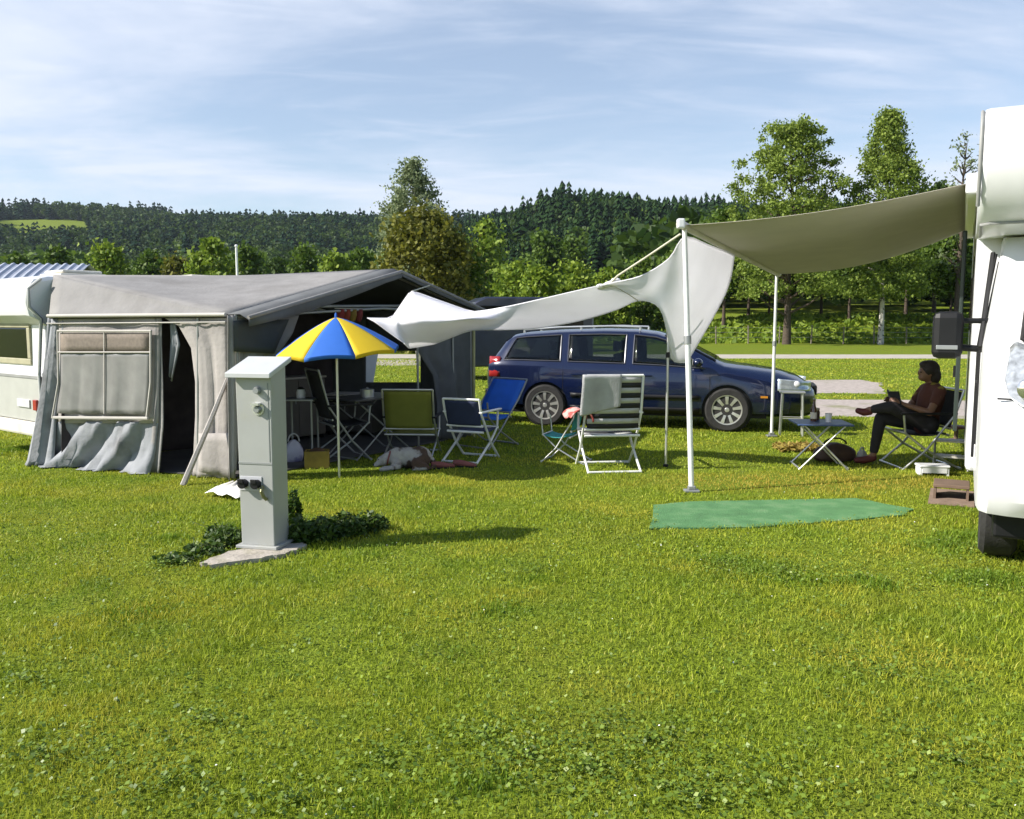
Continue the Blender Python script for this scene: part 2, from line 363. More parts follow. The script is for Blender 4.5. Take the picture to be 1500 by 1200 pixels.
def build_clover():
    rg = np.random.default_rng(7); C = []
    spots = [(G(*p), r) for p, r in (((770, 1110), .35), ((860, 1130), .33), ((240, 1150), .28), ((560, 1120), .25), ((1010, 1170), .3), ((60, 1110), .3), ((1120, 1150), .22), ((300, 1060), .2), ((700, 1080), .2),
             ((1060, 830), .33), ((1260, 850), .22), ((1390, 800), .3), ((1150, 840), .3), ((240, 830), .25), ((1430, 850), .35), ((1290, 990), .2), ((780, 840), .15), ((950, 1090), .3), ((1400, 1120), .3), ((30, 1000), .2), ((420, 1180), .25))]
    for c, r in spots:
        n = int(420 * (r / .3) ** 2); a = rg.random(n) * 6.283; d = 1.35 * r * np.abs(rg.normal(0, .65, n)); C.append(np.stack([c.x + d * np.cos(a) * 1.2, c.y + d * np.sin(a), .012 + .035 * rg.random(n)], 1))
    x, y = scatter(2.2, 7, 330, rg); C.append(np.stack([x, y, .012 + .03 * rg.random(len(x))], 1))
    C = np.concatenate(C); C = C[keep(C[:, 0], C[:, 1])]
    P, f = cards(C, .0075, rg, aspect=1.15, up=1.6); o = npmesh("clover_patches", P, f, CLOVER, kind="stuff"); tag(o, "darker clover patches growing low in the lawn", "clover")
    x, y = scatter(2.2, 8, 4, rg); k = keep(x, y); x, y = x[k], y[k]
    P, f = cards(np.stack([x, y, .025 + .015 * rg.random(len(x))], 1), .0042, rg, aspect=1.1, up=2.)
    o = npmesh("clover_blossoms", P, f, mat("clover_white", (.75, .74, .68), r=.8), kind="stuff"); tag(o, "tiny white clover blossoms dotted over the lawn", "flowers")
def cards(C, size, rg, aspect=1.6, up=0.):
    n = len(C); nrm = rg.normal(0, 1, (n, 3)); nrm[:, 2] = np.abs(nrm[:, 2]) + up; nrm /= np.linalg.norm(nrm, axis=1)[:, None]
    t = rg.normal(0, 1, (n, 3)); t -= nrm * (t * nrm).sum(1)[:, None]; t /= np.linalg.norm(t, axis=1)[:, None]; b = np.cross(nrm, t)
    s = (size * (.6 + .8 * rg.random(n)))[:, None]
    P = np.stack([C - t * s * aspect, C + b * s - nrm * s * .2, C + t * s * aspect, C - b * s - nrm * s * .2], 1).reshape(-1, 3)
    k = np.arange(n) * 4; return P, np.stack([k, k + 1, k + 2, k + 3], 1)
# ------------------------------------------------------------------ trees
M_bark = mat("bark_brown", (.075, .055, .04), r=.95, var=.3, scale=9, bump=.8, bscale=14)
M_birch = mat("bark_birch", (.48, .45, .40), r=.9, var=.1, scale=3, bump=.3, dirt=(.06, .05, .045), dscale=5, dlo=.55, dhi=.62)
LF = {
 'dark': leafmat("leaf_dark", (.021, .048, .008), (.072, .122, .015)),
 'mid': leafmat("leaf_mid", (.042, .088, .009), (.130, .200, .023)),
 'bright': leafmat("leaf_bright", (.095, .165, .014), (.26, .34, .032)),
 'olive': leafmat("leaf_olive", (.080, .092, .012), (.21, .205, .028)),
 'silver': leafmat("leaf_silver", (.12, .16, .07), (.29, .34, .18)),
 'birch': leafmat("leaf_birch", (.095, .150, .018), (.27, .345, .055)),
 'conifer': leafmat("needle_dark", (.010, .028, .010), (.034, .066, .018), trans=.1, spec=.05),
 'conifer_far': leafmat("needle_far", (.009, .027, .015), (.026, .052, .022), trans=.1, spec=.03),
}
def clump_crown(prof, z0, z1, nclump, per, cs, rg, skew=0., shell=.55):
    C = []; cc = []
    for _ in range(nclump):
        t = rg.random(); r = prof(t); a = rg.random() * 6.283; d = r * (shell + (1 - shell) * math.sqrt(rg.random())) if rg.random() < .75 else r * rg.random()
        c = np.array([d * math.cos(a) + skew * t, d * math.sin(a), z0 + t * (z1 - z0)]); cc.append(c)
        k = cs * (.55 + .8 * rg.random()) * (.5 + .5 * min(1, r / max(cs, .01)))
        C.append(c + rg.normal(0, 1, (int(per * (.6 + .8 * rg.random())), 3)) * np.array([k, k, k * .7]))
    return np.concatenate(C), cc
def tree(name, label, px, Y, top, width, leaf, prof, nclump=90, per=60, cs=.35, ls=.11, z0f=.22, bark=None, group=None, trunk_r=None, seed=1, cat="tree", limbs=9, lowpx=None, shell=.55, zb=None):
    rg = np.random.default_rng(seed); x = (px - CX) / F * Y; zg = float(TZ(x, Y)) if Y > 57 else 0.
    H = D(px, top, Y).z - zg; Rr = width / F * Y / 2
    x = D(px, (top + 480) / 2, Y).x; t = thing(name, label, cat, (x, Y, zg - .05), 0, group)
    C, cc = clump_crown(lambda q: prof(q) * Rr, H * z0f, H * .97, nclump, per, cs, rg, shell=shell)
    C[:, 2] = np.maximum(C[:, 2], .1)
    P, f = cards(C, ls, rg, aspect=1.5); npmesh("crown", P, f, LF[leaf], parent=t)
    mb = MB(); tr = trunk_r or H * .016
    n = 7; pts = [(.12 * math.sin(i * 1.7 + seed) * tr * 3 * i / n, .1 * math.cos(i * 2.1 + seed) * tr * 3 * i / n, H * .93 * i / n) for i in range(n + 1)]
    mb.tube(pts, [tr * (1.25 if i == 0 else 1) * (1 - .88 * i / n) for i in range(n + 1)], 8)
    for c in cc[:limbs * 2]:
        zb_ = max(H * .1, c[2] - .45 * math.hypot(c[0], c[1]) - .3); k = zb_ / H
        mid = (c[0] * .5, c[1] * .5, zb_ + (c[2] - zb_) * .4)
        mb.tube([(0, 0, zb_), mid, tuple(c)], [tr * (1 - .8 * k) * .45, tr * .25, tr * .08], 5)
    ob("trunk", mb, bark or M_bark, t, smooth=60); return t
P_round = lambda t: math.sqrt(max(0, 1 - (2 * t - .9) ** 2 / 1.21)) if t < 1 else .1
P_cone = lambda t: (1 - t) ** .75 * (.45 + .55 * min(1, t * 4)) + .03
P_egg = lambda t: math.sin(math.pi * min(1, (t * .92 + .08)) ** .75) ** .7 * .98 + .02
P_bush = lambda t: math.sqrt(max(.02, 1 - t * t)) * (.85 + .15 * t)
P_spire = lambda t: (1 - t ** 1.6) * .9 * (.6 + .4 * min(1, t * 3)) + .05
def build_trees():
    B = "trees and bushes beyond the tent"
    tree("bushy_tree", "wide olive green bushy tree behind the tent's gable peak", 622, 44, 312, 165, 'olive', P_bush, 170, 110, .42, .085, .03, seed=3, group=B, lowpx=1)
    tree("bushy_tree", "darker green bush leaning on the right of the olive bushy tree", 672, 47, 345, 82, 'mid', P_bush, 80, 90, .4, .085, .03, seed=4, group=B)
    tree("birch_tree", "tall pale silvery birch rising above the olive bushy tree", 605, 54, 229, 92, 'silver', lambda t: min(1, (1 - t) * 2.7 + .04) ** .85, 230, 70, .26, .06, .30, M_birch, seed=5, group=B, shell=.35)
    Rg = "trees by the meadow on the right"
    tree("broadleaf_tree", "tall loose broadleaf tree behind the tan awning with ragged branches against the sky", 1158, 58, 172, 205, 'birch', lambda t: (1. if t < .62 else 1 - (t - .62) / .38 * .62) * random.uniform(.55, 1.1), 420, 80, .24, .062, .22, seed=6, group=Rg, limbs=26, trunk_r=.26, shell=.25)
    tree("birch_tree", "tall narrow birch with pale trunk and pointed top behind the awning", 1298, 58, 150, 108, 'birch', lambda t: min(1, (1 - t) * 2.0 + .03) ** .85, 400, 95, .28, .060, .2, M_birch, seed=7, group=Rg, trunk_r=.19, shell=.3)
    tree("slender_tree", "thin nearly bare tree beside the motorhome's over-cab bed", 1408, 62, 186, 60, 'silver', P_egg, 46, 16, .34, .07, .35, seed=8, group=Rg, limbs=20)
    specs = [  # px, Y, top, width, leaf, label
     (1062, 66, 306, 75, 'mid', "mid green tree right of the hanging white tarp"),
     (1098, 74, 322, 70, 'dark', "dark green tree behind the tarp flap and the rear awning leg"),
     (1128, 70, 345, 80, 'dark', "dark low crowned tree left of the broadleaf tree's trunk"),
     (1205, 72, 318, 95, 'dark', "dark tree filling the gap right of the broadleaf tree's trunk"),
     (1246, 66, 330, 70, 'mid', "mid green tree between the broadleaf tree and the tall birch"),
     (1330, 70, 300, 90, 'dark', "dark tree close behind the tall birch with pale trunk"),
     (1372, 78, 268, 70, 'dark', "dark round topped tree above the awning near the motorhome"),
     (1395, 64, 330, 80, 'mid', "mid green tree beside the motorhome's black mirror"),
     (1440, 70, 300, 110, 'dark', "dark tree hidden mostly behind the motorhome"),
     (1020, 70, 352, 70, 'mid', "green tree seen above the white tarp beside the front awning leg"),
     (1290, 76, 352, 90, 'bright', "light green tree under the awning behind the birch trunk")]
    for i, (px, Y, top, wd, lf, lb) in enumerate(specs):
        tree("leafy_tree", lb, px, Y, top, wd, lf, P_egg, 120, 80, .46, .11, .36, seed=30 + i, group=Rg)
    sp2 = [
     (712, 140, 322, 56, 'bright', "bright green tree just right of the bushy pair"),
     (800, 150, 338, 44, 'mid', "round mid green tree standing before the dark spruce wood"),
     (835, 160, 350, 46, 'mid', "second round tree before the dark spruce wood"),
     (752, 78, 384, 62, 'bright', "bright bush above the middle of the tarp's left half"),
     (790, 72, 392, 66, 'bright', "lime green bush above the tarp"),
     (838, 76, 388, 78, 'bright', "bright green bush wide as it is tall above the tarp"),
     (892, 74, 398, 66, 'bright', "light green bush behind the rope and the tarp's top seam"),
     (945, 78, 380, 60, 'mid', "mid green bush below the taut rope"),
     (985, 74, 372, 60, 'mid', "green bush left of the front awning leg's top")]
    for i, (px, Y, top, wd, lf, lb) in enumerate(sp2):
        tree("shrub", lb, px, Y, top, wd, lf, P_bush if Y < 100 else P_egg, 60, 70, .45 if Y < 100 else .8, .13 if Y < 100 else .28, .04, seed=60 + i, group=B, cat="bush" if Y < 100 else "tree", limbs=5)
    sp3 = [
     (30, 92, 372, 44, 'mid', "mid green tree above the ridged grey roof"),
     (88, 96, 362, 40, 'mid', "small tree left of the round light green one on the hillside foot"),
     (158, 90, 358, 58, 'bright', "round light green tree above the left end of the tent roof"),
     (225, 98, 368, 52, 'mid', "dull green tree between the round tree and the big bright bush"),
     (312, 86, 352, 86, 'bright', "big bright green bush above the middle of the tent roof"),
     (262, 90, 376, 50, 'olive', "low olive bush left of the big bright bush"),
     (366, 92, 362, 46, 'mid', "green tree beside the thin white pole"),
     (448, 94, 362, 50, 'mid', "rounded green tree above the tent's right roof half"),
     (492, 90, 372, 44, 'bright', "light green bush close before the tent's gable peak"),
     (530, 96, 366, 50, 'mid', "green tree touching the left edge of the olive bushy tree"),
     (408, 100, 378, 44, 'dark', "dark small tree right of the thin white pole")]
    for i, (px, Y, top, wd, lf, lb) in enumerate(sp3):
        tree("hillside_tree", lb, px, Y, top, wd, lf, P_bush, 60, 62, .5, .17, .05, seed=90 + i, group="trees along the foot of the hill", limbs=5)
def tmpl_conifer(rg, levels, m, blade):
    V, f = [], []
    for i in range(levels):
        t = .08 + .92 * i / levels; r = (1 - t) ** .7 * .235 + .012
        for j in range(m):
            a = 6.283 * (j + rg.random()) / m; rr = r * (.7 + .5 * rg.random()); w = rr * blade
            ca_, sa_ = math.cos(a), math.sin(a); z = t + .05 * (rg.random() - .5)
            b = len(V); V += [(0, 0, z + .045), (ca_ * rr * .6 - sa_ * w, sa_ * rr * .6 + ca_ * w, z - .02), (ca_ * rr, sa_ * rr, z - .055), (ca_ * rr * .6 + sa_ * w, sa_ * rr * .6 - ca_ * w, z - .02)]
            f.append((b, b + 1, b + 2, b + 3))
    return np.array(V), np.array(f)
def tmpl_decid(rg, n, sz):
    C = rg.normal(0, 1, (n, 3)); C /= np.linalg.norm(C, axis=1)[:, None]; C *= (.35 + .65 * rg.random(n) ** .4)[:, None] * np.array([.36, .36, .42]); C[:, 2] += .56
    return cards(C, sz, rg, aspect=1.3)
def mass(name, label, pos, hs, tm, m, rg):
    Ps, Fs, off = [], [], 0; k = rg.integers(0, len(tm), len(pos)); a = rg.random(len(pos)) * 6.283
    for q, (V0, f0) in enumerate(tm):
        s = np.where(k == q)[0]
        if not len(s): continue
        c_, s_ = np.cos(a[s])[:, None], np.sin(a[s])[:, None]; w = hs[s][:, None] * (.85 + .4 * rg.random((len(s), 1)))
        X = (V0[None, :, 0] * c_ - V0[None, :, 1] * s_) * w + pos[s, 0][:, None]; Y = (V0[None, :, 0] * s_ + V0[None, :, 1] * c_) * w + pos[s, 1][:, None]; Z = V0[None, :, 2] * hs[s][:, None] + pos[s, 2][:, None]
        Ps.append(np.stack([X, Y, Z], 2).reshape(-1, 3)); Fs.append((f0[None] + (np.arange(len(s)) * len(V0))[:, None, None]).reshape(-1, f0.shape[1]) + off); off += len(s) * len(V0)
    o = npmesh(name, np.concatenate(Ps), np.concatenate(Fs), m, kind="stuff"); tag(o, label, "forest")
def build_forest():
    rg = np.random.default_rng(21)
    cf = [tmpl_conifer(rg, 11, 7, .42) for _ in range(6)]; cfar = [tmpl_conifer(rg, 7, 5, .6) for _ in range(6)]; dc = [tmpl_decid(rg, 240, .048) for _ in range(6)]
    def pts(n, y0, y1, s0, s1):
        y = np.sqrt(rg.random(n) * (y1 * y1 - y0 * y0) + y0 * y0); x = (s0 + (s1 - s0) * rg.random(n)) * y; return np.stack([x, y, TZ(x, y) - .3], 1)
    def clear(p):                          # the meadow clearing on the left slope
        py = CY - F * (p[:, 1] * ST + (p[:, 2] - CH) * CT) / (p[:, 1] * CT - (p[:, 2] - CH) * ST); px = CX + F * p[:, 0] / p[:, 1]
        return p[~((px > 2) & (px < 150 + 12 * np.sin(p[:, 1] * .05)) & (p[:, 1] > 590) & (p[:, 1] < 775))]
    p = pts(3400, 255, 430, -.10, .75); p = p[vnoise(p[:, 0], p[:, 1], 28, 4) > .12]
    mass("spruce_forest", "dark spruce wood on the wooded hill in the middle", p, 11 + 10 * rg.random(len(p)) ** 1.2 * (.5 + .9 * vnoise(p[:, 0], p[:, 1], 22, 6)), cf, LF['conifer'], rg)
    p = pts(300, 250, 420, -.12, .75); mass("mixed_forest", "lighter broadleaf trees mixed through the spruce hill", p, 10 + 6 * rg.random(len(p)), dc, LF['mid'], rg)
    p = clear(pts(5200, 420, 960, -.72, .02)); mass("spruce_forest", "far dark forest along the left ridge", p, 9 + 12 * rg.random(len(p)) ** 1.2 * (.6 + .8 * vnoise(p[:, 0], p[:, 1], 45, 9)), cfar, LF['conifer_far'], rg)
    p = clear(pts(1500, 430, 900, -.72, .02)); mass('mixed_forest', 'rounded broadleaf crowns scattered through the far ridge forest', p, 10 + 7 * rg.random(len(p)), dc, LF['dark'], rg)
    p = pts(520, 270, 430, -.1, .75); mass('mixed_forest', 'dark broadleaf crowns among the spruces on the middle hill', p, 11 + 7 * rg.random(len(p)), dc, LF['dark'], rg)
    p = pts(260, 270, 420, -.1, .75); mass('mixed_forest', 'sunlit lighter broadleaf crowns dotted over the middle hill', p, 10 + 6 * rg.random(len(p)), dc, LF['mid'], rg)
    p = clear(pts(420, 300, 700, -.72, -.03)); mass('mixed_forest', 'sunlit lighter broadleaf crowns dotted over the left slope', p, 9 + 6 * rg.random(len(p)), dc, LF['mid'], rg)
    p = clear(pts(900, 230, 430, -.75, -.07)); mass("mixed_forest", "mixed broadleaf wood on the lower left slope", p, 10 + 6 * rg.random(len(p)), dc, LF['dark'], rg)
    p = clear(pts(330, 160, 330, -.75, -.07)); mass("mixed_forest", "lighter trees at the foot of the left slope", p, 8 + 5 * rg.random(len(p)), dc, LF['mid'], rg)
    p = pts(460, 100, 270, .15, .75); mass("mixed_forest", "dark mixed trees behind the meadow on the right", p, 8 + 6 * rg.random(len(p)), dc, LF['dark'], rg)
    # rough bank grass below the right-hand trees
    x = 6 + 38 * rg.random(9000); y = 60 + 16 * rg.random(9000); z = TZ(x, y)
    P, f = cards(np.stack([x, y, z + .12 * rg.random(9000)], 1), .16, rg, aspect=1.8); o = npmesh("rough_grass", P, f, LF['bright'], kind="stuff"); tag(o, "rough tall grass on the bank under the right-hand trees", "grass")
# ------------------------------------------------------------------ shared materials
M_white = mat("white_paint", (.71, .71, .72), r=.35, var=.03, coat=.3, dirt=(.58, .58, .57), dscale=2.5, dlo=.6, dhi=.9)
M_cream = mat("cream_panel", (.70, .66, .57), r=.5, var=.05, dirt=(.45, .42, .34), dscale=3, dlo=.55, dhi=.85)
M_wmetal = mat("white_tube", (.74, .74, .72), r=.35, var=.05)
M_alu = mat("aluminium_tube", (.62, .62, .60), r=.35, m=.75, var=.08)
M_gsteel = mat("grey_tube", (.30, .31, .31), r=.4, m=.4, var=.1)
M_black = mat("black_plastic", (.010, .010, .011), r=.5, var=.2, spec=.3)
M_blackrub = mat("black_rubber", (.022, .021, .02), r=.85, var=.3, scale=20, bump=.2)
M_glass = mat("dark_glass", (.006, .007, .008), r=.03, var=.1, spec=.35)
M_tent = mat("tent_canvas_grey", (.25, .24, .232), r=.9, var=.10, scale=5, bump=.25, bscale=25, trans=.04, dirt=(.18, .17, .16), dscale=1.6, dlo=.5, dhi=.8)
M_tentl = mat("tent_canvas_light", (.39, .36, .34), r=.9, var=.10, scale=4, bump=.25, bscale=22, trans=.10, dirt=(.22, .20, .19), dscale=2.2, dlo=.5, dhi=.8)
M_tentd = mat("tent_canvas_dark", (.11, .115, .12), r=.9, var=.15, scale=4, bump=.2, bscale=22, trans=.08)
M_tentskirt = mat("tent_skirt", (.27, .28, .30), r=.85, var=.14, scale=5, bump=.3, bscale=18, trans=.06, dirt=(.12, .12, .12), dscale=3, dlo=.5, dhi=.75)
M_mesh = mat("brown_mesh", (.20, .165, .135), r=.9, var=.15, scale=30)
M_vinyl = mat("window_vinyl", (.34, .335, .325), r=.25, var=.12, scale=6, trans=.3)
M_trim = mat("pale_trim", (.48, .45, .41), r=.8, var=.06)
M_tarp = mat("white_tarp_cloth", (.95, .94, .97), r=.85, var=.03, scale=3, bump=.12, bscale=9, trans=.47)
M_awn = mat("awning_cloth", (.50, .465, .39), r=.9, var=.05, scale=3, bump=.1, bscale=8, trans=.17)
M_rope = mat("pale_rope", (.55, .52, .42), r=.9)
def lerp(a, b, t): return a + (b - a) * t
# ------------------------------------------------------------------ tent (awning of the caravan)
E0, E1, F1, F0 = (-5.05, 9.3), (-2.72, 8.45), (-.57, 11.8), (-2.6, 12.4)
gx = Vector((E1[0] - E0[0], E1[1] - E0[1], 0)).normalized()        # out of the gable
gy = Vector((F1[0] - E1[0], F1[1] - E1[1], 0)).normalized()        # along the gable
tent = thing("tent", "grey caravan awning tent with an open gable and a zipped front door", "tent", (-3.0, 10.3, 0))
e0, e1, apx = D(72, 463, 9.22), D(332, 461, 8.47), D(560, 395, 10.35)
t0, t1 = D(78, 403, 9.62), D(352, 404, 11.05)
f1 = D(692, 455, 11.75); f0 = Vector((-2.9, 12.9, 1.75))
def sheet(quad, n=10, k=10, sag=.0, noise=.0, seed=0):
    """bilinear sheet a,b,c,d (a-b first row, d-c last row) with sag"""
    a, b, c, d = [Vector(p) for p in quad]; rg = random.Random(seed); P = []
    ph = [rg.uniform(0, 6) for _ in range(4)]
    for i in range(n + 1):
        u = i / n; row = []
        for j in range(k + 1):
            v = j / k; p = a.lerp(b, v).lerp(d.lerp(c, v), u)
            s = math.sin(math.pi * u) * math.sin(math.pi * v)
            p = p + Vector((0, 0, -sag * s + noise * s * (math.sin(9 * u + ph[0]) * math.cos(7 * v + ph[1]) + .5 * math.sin(17 * v + ph[2]))))
            row.append(p)
        P.append(row)
    return P
mb = MB()
mb.grid(sheet((e0, e1, e1, t0), 12, 16, .02, .008, 1)); mb.grid(sheet((t0, e1, apx, t1), 14, 16, .05, .014, 2))
mb.grid(sheet((t1, apx, f1, f0), 10, 10, .05, .01, 3)); mb.grid(sheet((t0, t1, f0, f0), 6, 6, .03))
ob("roof", mb, M_tent, tent, world=True, smooth=50, solid=.006)
mb2 = MB(); mb2.v = [Vector(v) - Vector((0, 0, .03)) for v in mb.v]; mb2.f = mb.f; mb2.m = mb.m
ob("roof_shade_sheet", mb2, mat("tent_shade_dark", (.035, .036, .038), r=.95), tent, world=True, smooth=50, solid=.004)  # dark sheet added so the roof's underside reads as deep shade
# gable hood: overhang with a valance
hd = gx * .26
def hood(a, b, name, drop):
    P = [[a.lerp(b, k / 8) + Vector((0, 0, .002)), a.lerp(b, k / 8) + hd * .6 + Vector((0, 0, .005 - .02 * math.sin(math.pi * k / 8))), a.lerp(b, k / 8) + hd + Vector((0, 0, -.05)), a.lerp(b, k / 8) + hd * 1.02 + Vector((0, 0, -.05 - drop * (.5 + .5 * math.sin(math.pi * min(1, .1 + k / 8)))))] for k in range(9)]
    return ob(name, MB().grid(P), M_tentd, tent, world=True, smooth=60, solid=.005)
hood(e1, apx, "gable_hood", .10); hood(apx, f1, "gable_hood", .05)
mb = MB(); mb.tube([e1 + hd * .98 + Vector((0, 0, -.03)), apx + hd * .98 + Vector((0, 0, -.03)), f1 + hd * .98 + Vector((0, 0, -.03))], .022, 8)
ob("hood_piping", mb, M_tent, tent, world=True, smooth=60)
# front wall towards the lawn: panels with folds, drawn on the real wall plane
def FW(px, py): return V(px, py, E0, E1)
def GW(px, py): return V(px, py, E1, F1)
def BW(px, py): return V(px, py, F0, F1)
nf = Vector((-.343, -.939, 0)).normalized(); ng = Vector((.842, -.54, 0)).normalized()
def wall(left, right, PL, nrm, n=22, k=26, fold=.03, freq=9., seed=1, flare=0., m=None, name="wall_panel", mats=None, diag=0.):
    """left / right: px polylines top->bottom"""
    rg = random.Random(seed); ph = rg.uniform(0, 6)
    def along(pl, t):
        s = t * (len(pl) - 1); i = min(int(s), len(pl) - 2); f = s - i
        return (lerp(pl[i][0], pl[i + 1][0], f), lerp(pl[i][1], pl[i + 1][1], f))
    P = []
    for i in range(n + 1):
        t = i / n; l, r = along(left, t), along(right, t); row = []
        for j in range(k + 1):
            u = j / k; p = PL(lerp(l[0], r[0], u), lerp(l[1], r[1], u)); p.z = max(p.z, .012)
            a = fold * (.35 + .65 * t); w = math.sin(u * freq + ph + diag * t) + .5 * math.sin(u * freq * 2.3 + ph * 2 + diag * 1.7 * t) + .35 * math.sin(u * freq * 4.1 + ph * 3)
            row.append(p + nrm * (a * w * min(1, 6 * u, 6 * (1 - u)) + flare * max(0, t - .55) ** 1.5 * 2))
        P.append(row)
    return ob(name, MB().grid(P), mats or M_tentl, tent, world=True, smooth=180, solid=.004)
wall([(72, 463), (84, 470), (86, 540), (84, 620)], [(236, 463), (236, 470), (234, 540), (232, 620)], FW, nf, fold=.016, freq=8, seed=2)
wall([(84, 618), (70, 655), (52, 688)], [(232, 618), (228, 660), (224, 697)], FW, nf, fold=.085, freq=17, seed=3, flare=.10, name="skirt", mats=M_tentskirt, diag=4)
wall([(70, 465), (66, 520), (56, 600), (45, 687)], [(94, 467), (90, 540), (84, 610), (86, 690)], FW, nf, n=18, k=12, fold=.05, freq=9, seed=5, flare=.12, name="side_curtain", mats=M_tentskirt, diag=2)
wall([(236, 463), (262, 478), (280, 510), (286, 560), (286, 610), (284, 650), (282, 700)], [(333, 462), (333, 480), (333, 510), (334, 560), (335, 610), (336, 650), (337, 708)], FW, nf, n=30, k=14, fold=.022, freq=11, seed=6, name="door_panel")
wall([(226, 463), (226, 500), (226, 560), (224, 620), (218, 694)], [(237, 463), (237, 500), (239, 560), (240, 620), (233, 697)], FW, nf, k=6, fold=.018, freq=5, seed=7, name="door_edge", mats=M_tent)
# rolled door leaf hanging inside the arch
wall([(243, 475), (244, 500), (241, 550)], [(250, 470), (258, 505), (246, 560)], lambda a, b: FW(a, b) - nf * .06, nf, n=10, k=6, fold=.02, freq=7, seed=8, name="door_flap", mats=M_tentskirt)
# window of the front wall
wf = \
    wall([(93, 515), (92, 560), (88, 605)], [(224, 515), (223, 560), (219, 607)], lambda a, b: FW(a, b) + nf * .04, nf, n=12, k=24, fold=.010, freq=24, seed=2, name="window", mats=M_vinyl)
def strip(px, PL, off, r, nrm=nf): return MB().tube([PL(a, b) + nrm * off for a, b in px], r, 6)
mb = MB()
for seg, r in ((((90, 485), (227, 485)), .014), (((90, 516), (226, 516)), .010), (((90, 484), (91, 560), (82, 612)), .010), (((226, 484), (226, 560), (220, 612)), .012), (((84, 611), (222, 612)), .017), (((158, 487), (158, 606)), .006)):
    n_ = strip(seg, FW, .05, r); mb.add(n_.v, n_.f)
ob("window_frame", mb, M_trim, tent, world=True, smooth=60)
wall([(93, 488), (93, 515)], [(224, 488), (224, 515)], lambda a, b: FW(a, b) + nf * .04, nf, n=3, k=10, fold=.003, freq=6, seed=4, name="mesh_window", mats=M_mesh)
mb = MB(); mb.tube([e0 + nf * .02, e1 + nf * .02], .02, 8); ob("eave_piping", mb, M_trim, tent, world=True, smooth=60)
mb = MB(); mb.tube([FW(72, 474) + nf * .03, FW(333, 472) + nf * .03], .008, 6); ob("valance_seam", mb, M_trim, tent, world=True)
# gable: folded back door panel with a mesh window on the left
wall([(333, 462), (333, 520), (334, 600), (336, 706)], [(352, 462), (352, 520), (352, 600), (346, 690)], GW, ng, k=12, fold=.03, freq=10, seed=9, name="gable_panel")
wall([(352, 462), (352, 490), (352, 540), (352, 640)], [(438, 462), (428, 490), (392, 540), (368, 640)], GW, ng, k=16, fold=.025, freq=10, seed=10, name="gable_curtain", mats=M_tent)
wall([(338, 470), (340, 515)], [(420, 468), (398, 518)], lambda a, b: GW(a, b) + ng * .035, ng, n=5, k=8, fold=.003, seed=3, name="mesh_window", mats=mat("dark_mesh", (.05, .055, .055), r=.8))
wall([(296, 634), (296, 690)], [(344, 634), (350, 700)], lambda a, b: FW(a, b) + nf * .05, nf, n=5, k=8, fold=.012, freq=6, seed=13, name="lower_panel", mats=M_tentl)
mb = MB(); a, b = D(347, 520, 8.55), G(268, 711); mb.tube([a, a.lerp(b, .5) + Vector((0, 0, -.02)), b], [.016, .026, .03], 6); ob("guy_strap", mb, M_tentl, tent, world=True)
# right wing of the gable and the far wall with its see-through opening
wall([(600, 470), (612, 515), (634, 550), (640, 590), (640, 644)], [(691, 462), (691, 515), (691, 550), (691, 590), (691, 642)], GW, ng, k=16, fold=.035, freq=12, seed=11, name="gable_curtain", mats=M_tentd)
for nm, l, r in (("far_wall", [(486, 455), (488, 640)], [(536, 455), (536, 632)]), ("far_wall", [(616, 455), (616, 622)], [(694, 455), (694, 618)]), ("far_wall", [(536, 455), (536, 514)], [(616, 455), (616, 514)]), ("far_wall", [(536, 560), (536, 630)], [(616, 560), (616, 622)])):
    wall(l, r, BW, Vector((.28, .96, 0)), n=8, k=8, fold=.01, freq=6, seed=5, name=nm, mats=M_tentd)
mb = MB()
for p in (E1, F1): mb.tube([(p[0], p[1], 0), (p[0], p[1], 1.66)], .016, 8)
for (px, py) in ((663, 640), (611, 640)):
    q = GW(px, 470); mb.tube([(q.x, q.y, 0), (q.x, q.y, 1.78)], .014, 8)
q = apx - hd * .2; mb.tube([Vector((F1[0], F1[1], 1.7)), GW(560, 452), Vector((E1[0], E1[1], 1.64))], .016, 8)
mb.tube([GW(420, 449) - ng * .05, GW(632, 448) - ng * .05], .018, 8)
mb.tube([FW(290, 462), FW(290, 706)], .014, 8)
ob("pole", mb, M_gsteel, tent, world=True, smooth=60)
mb = MB()
for px in (694, 640, 522, 418):
    pass
ob("corner_pole", MB().tube([D(694, 480, 11.6), D(694, 606, 11.6), D(694, 640, 11.6)], .02, 8), mat("khaki_pole", (.34, .33, .16), r=.5), tent, world=True, smooth=60)
wall([(90, 470), (90, 676)], [(486, 458), (488, 636)], lambda x_, y_: V(x_, y_, (E0[0] + .22, E0[1] - .02), (F0[0] + .2, F0[1] - .14)), Vector((.787, -.617, 0)), n=10, k=30, fold=.02, freq=30, seed=15, name="shade_curtain", mats=mat("shade_curtain_dark", (.045, .035, .035), r=.95, var=.3))  # added dark curtain: interior shade as colour, hiding the caravan's white wall
gs = MB(); gs.prism([(E0[0] + .1, E0[1] + .05, .006), (E1[0], E1[1] + .1, .006), (F1[0], F1[1], .006), (F0[0], F0[1], .006)], (0, 0, .012))
o = ob("groundsheet", gs, mat("groundsheet_grey", (.085, .08, .075), r=.9, var=.25, scale=3), loc=(-2.8, 10.4, .006)); fixnormals(o); tag(o, "dark grey groundsheet lying on the grass inside the tent", "groundsheet")
EXC.append([E0, (E1[0] + .1, E1[1] - .05), F1, F0])
# ------------------------------------------------------------------ caravan
cv = thing("caravan", "white touring caravan at the left edge with the grey tent fixed to its side", "caravan", (-5.2, 9.43, 0), math.atan2(.787, .617))
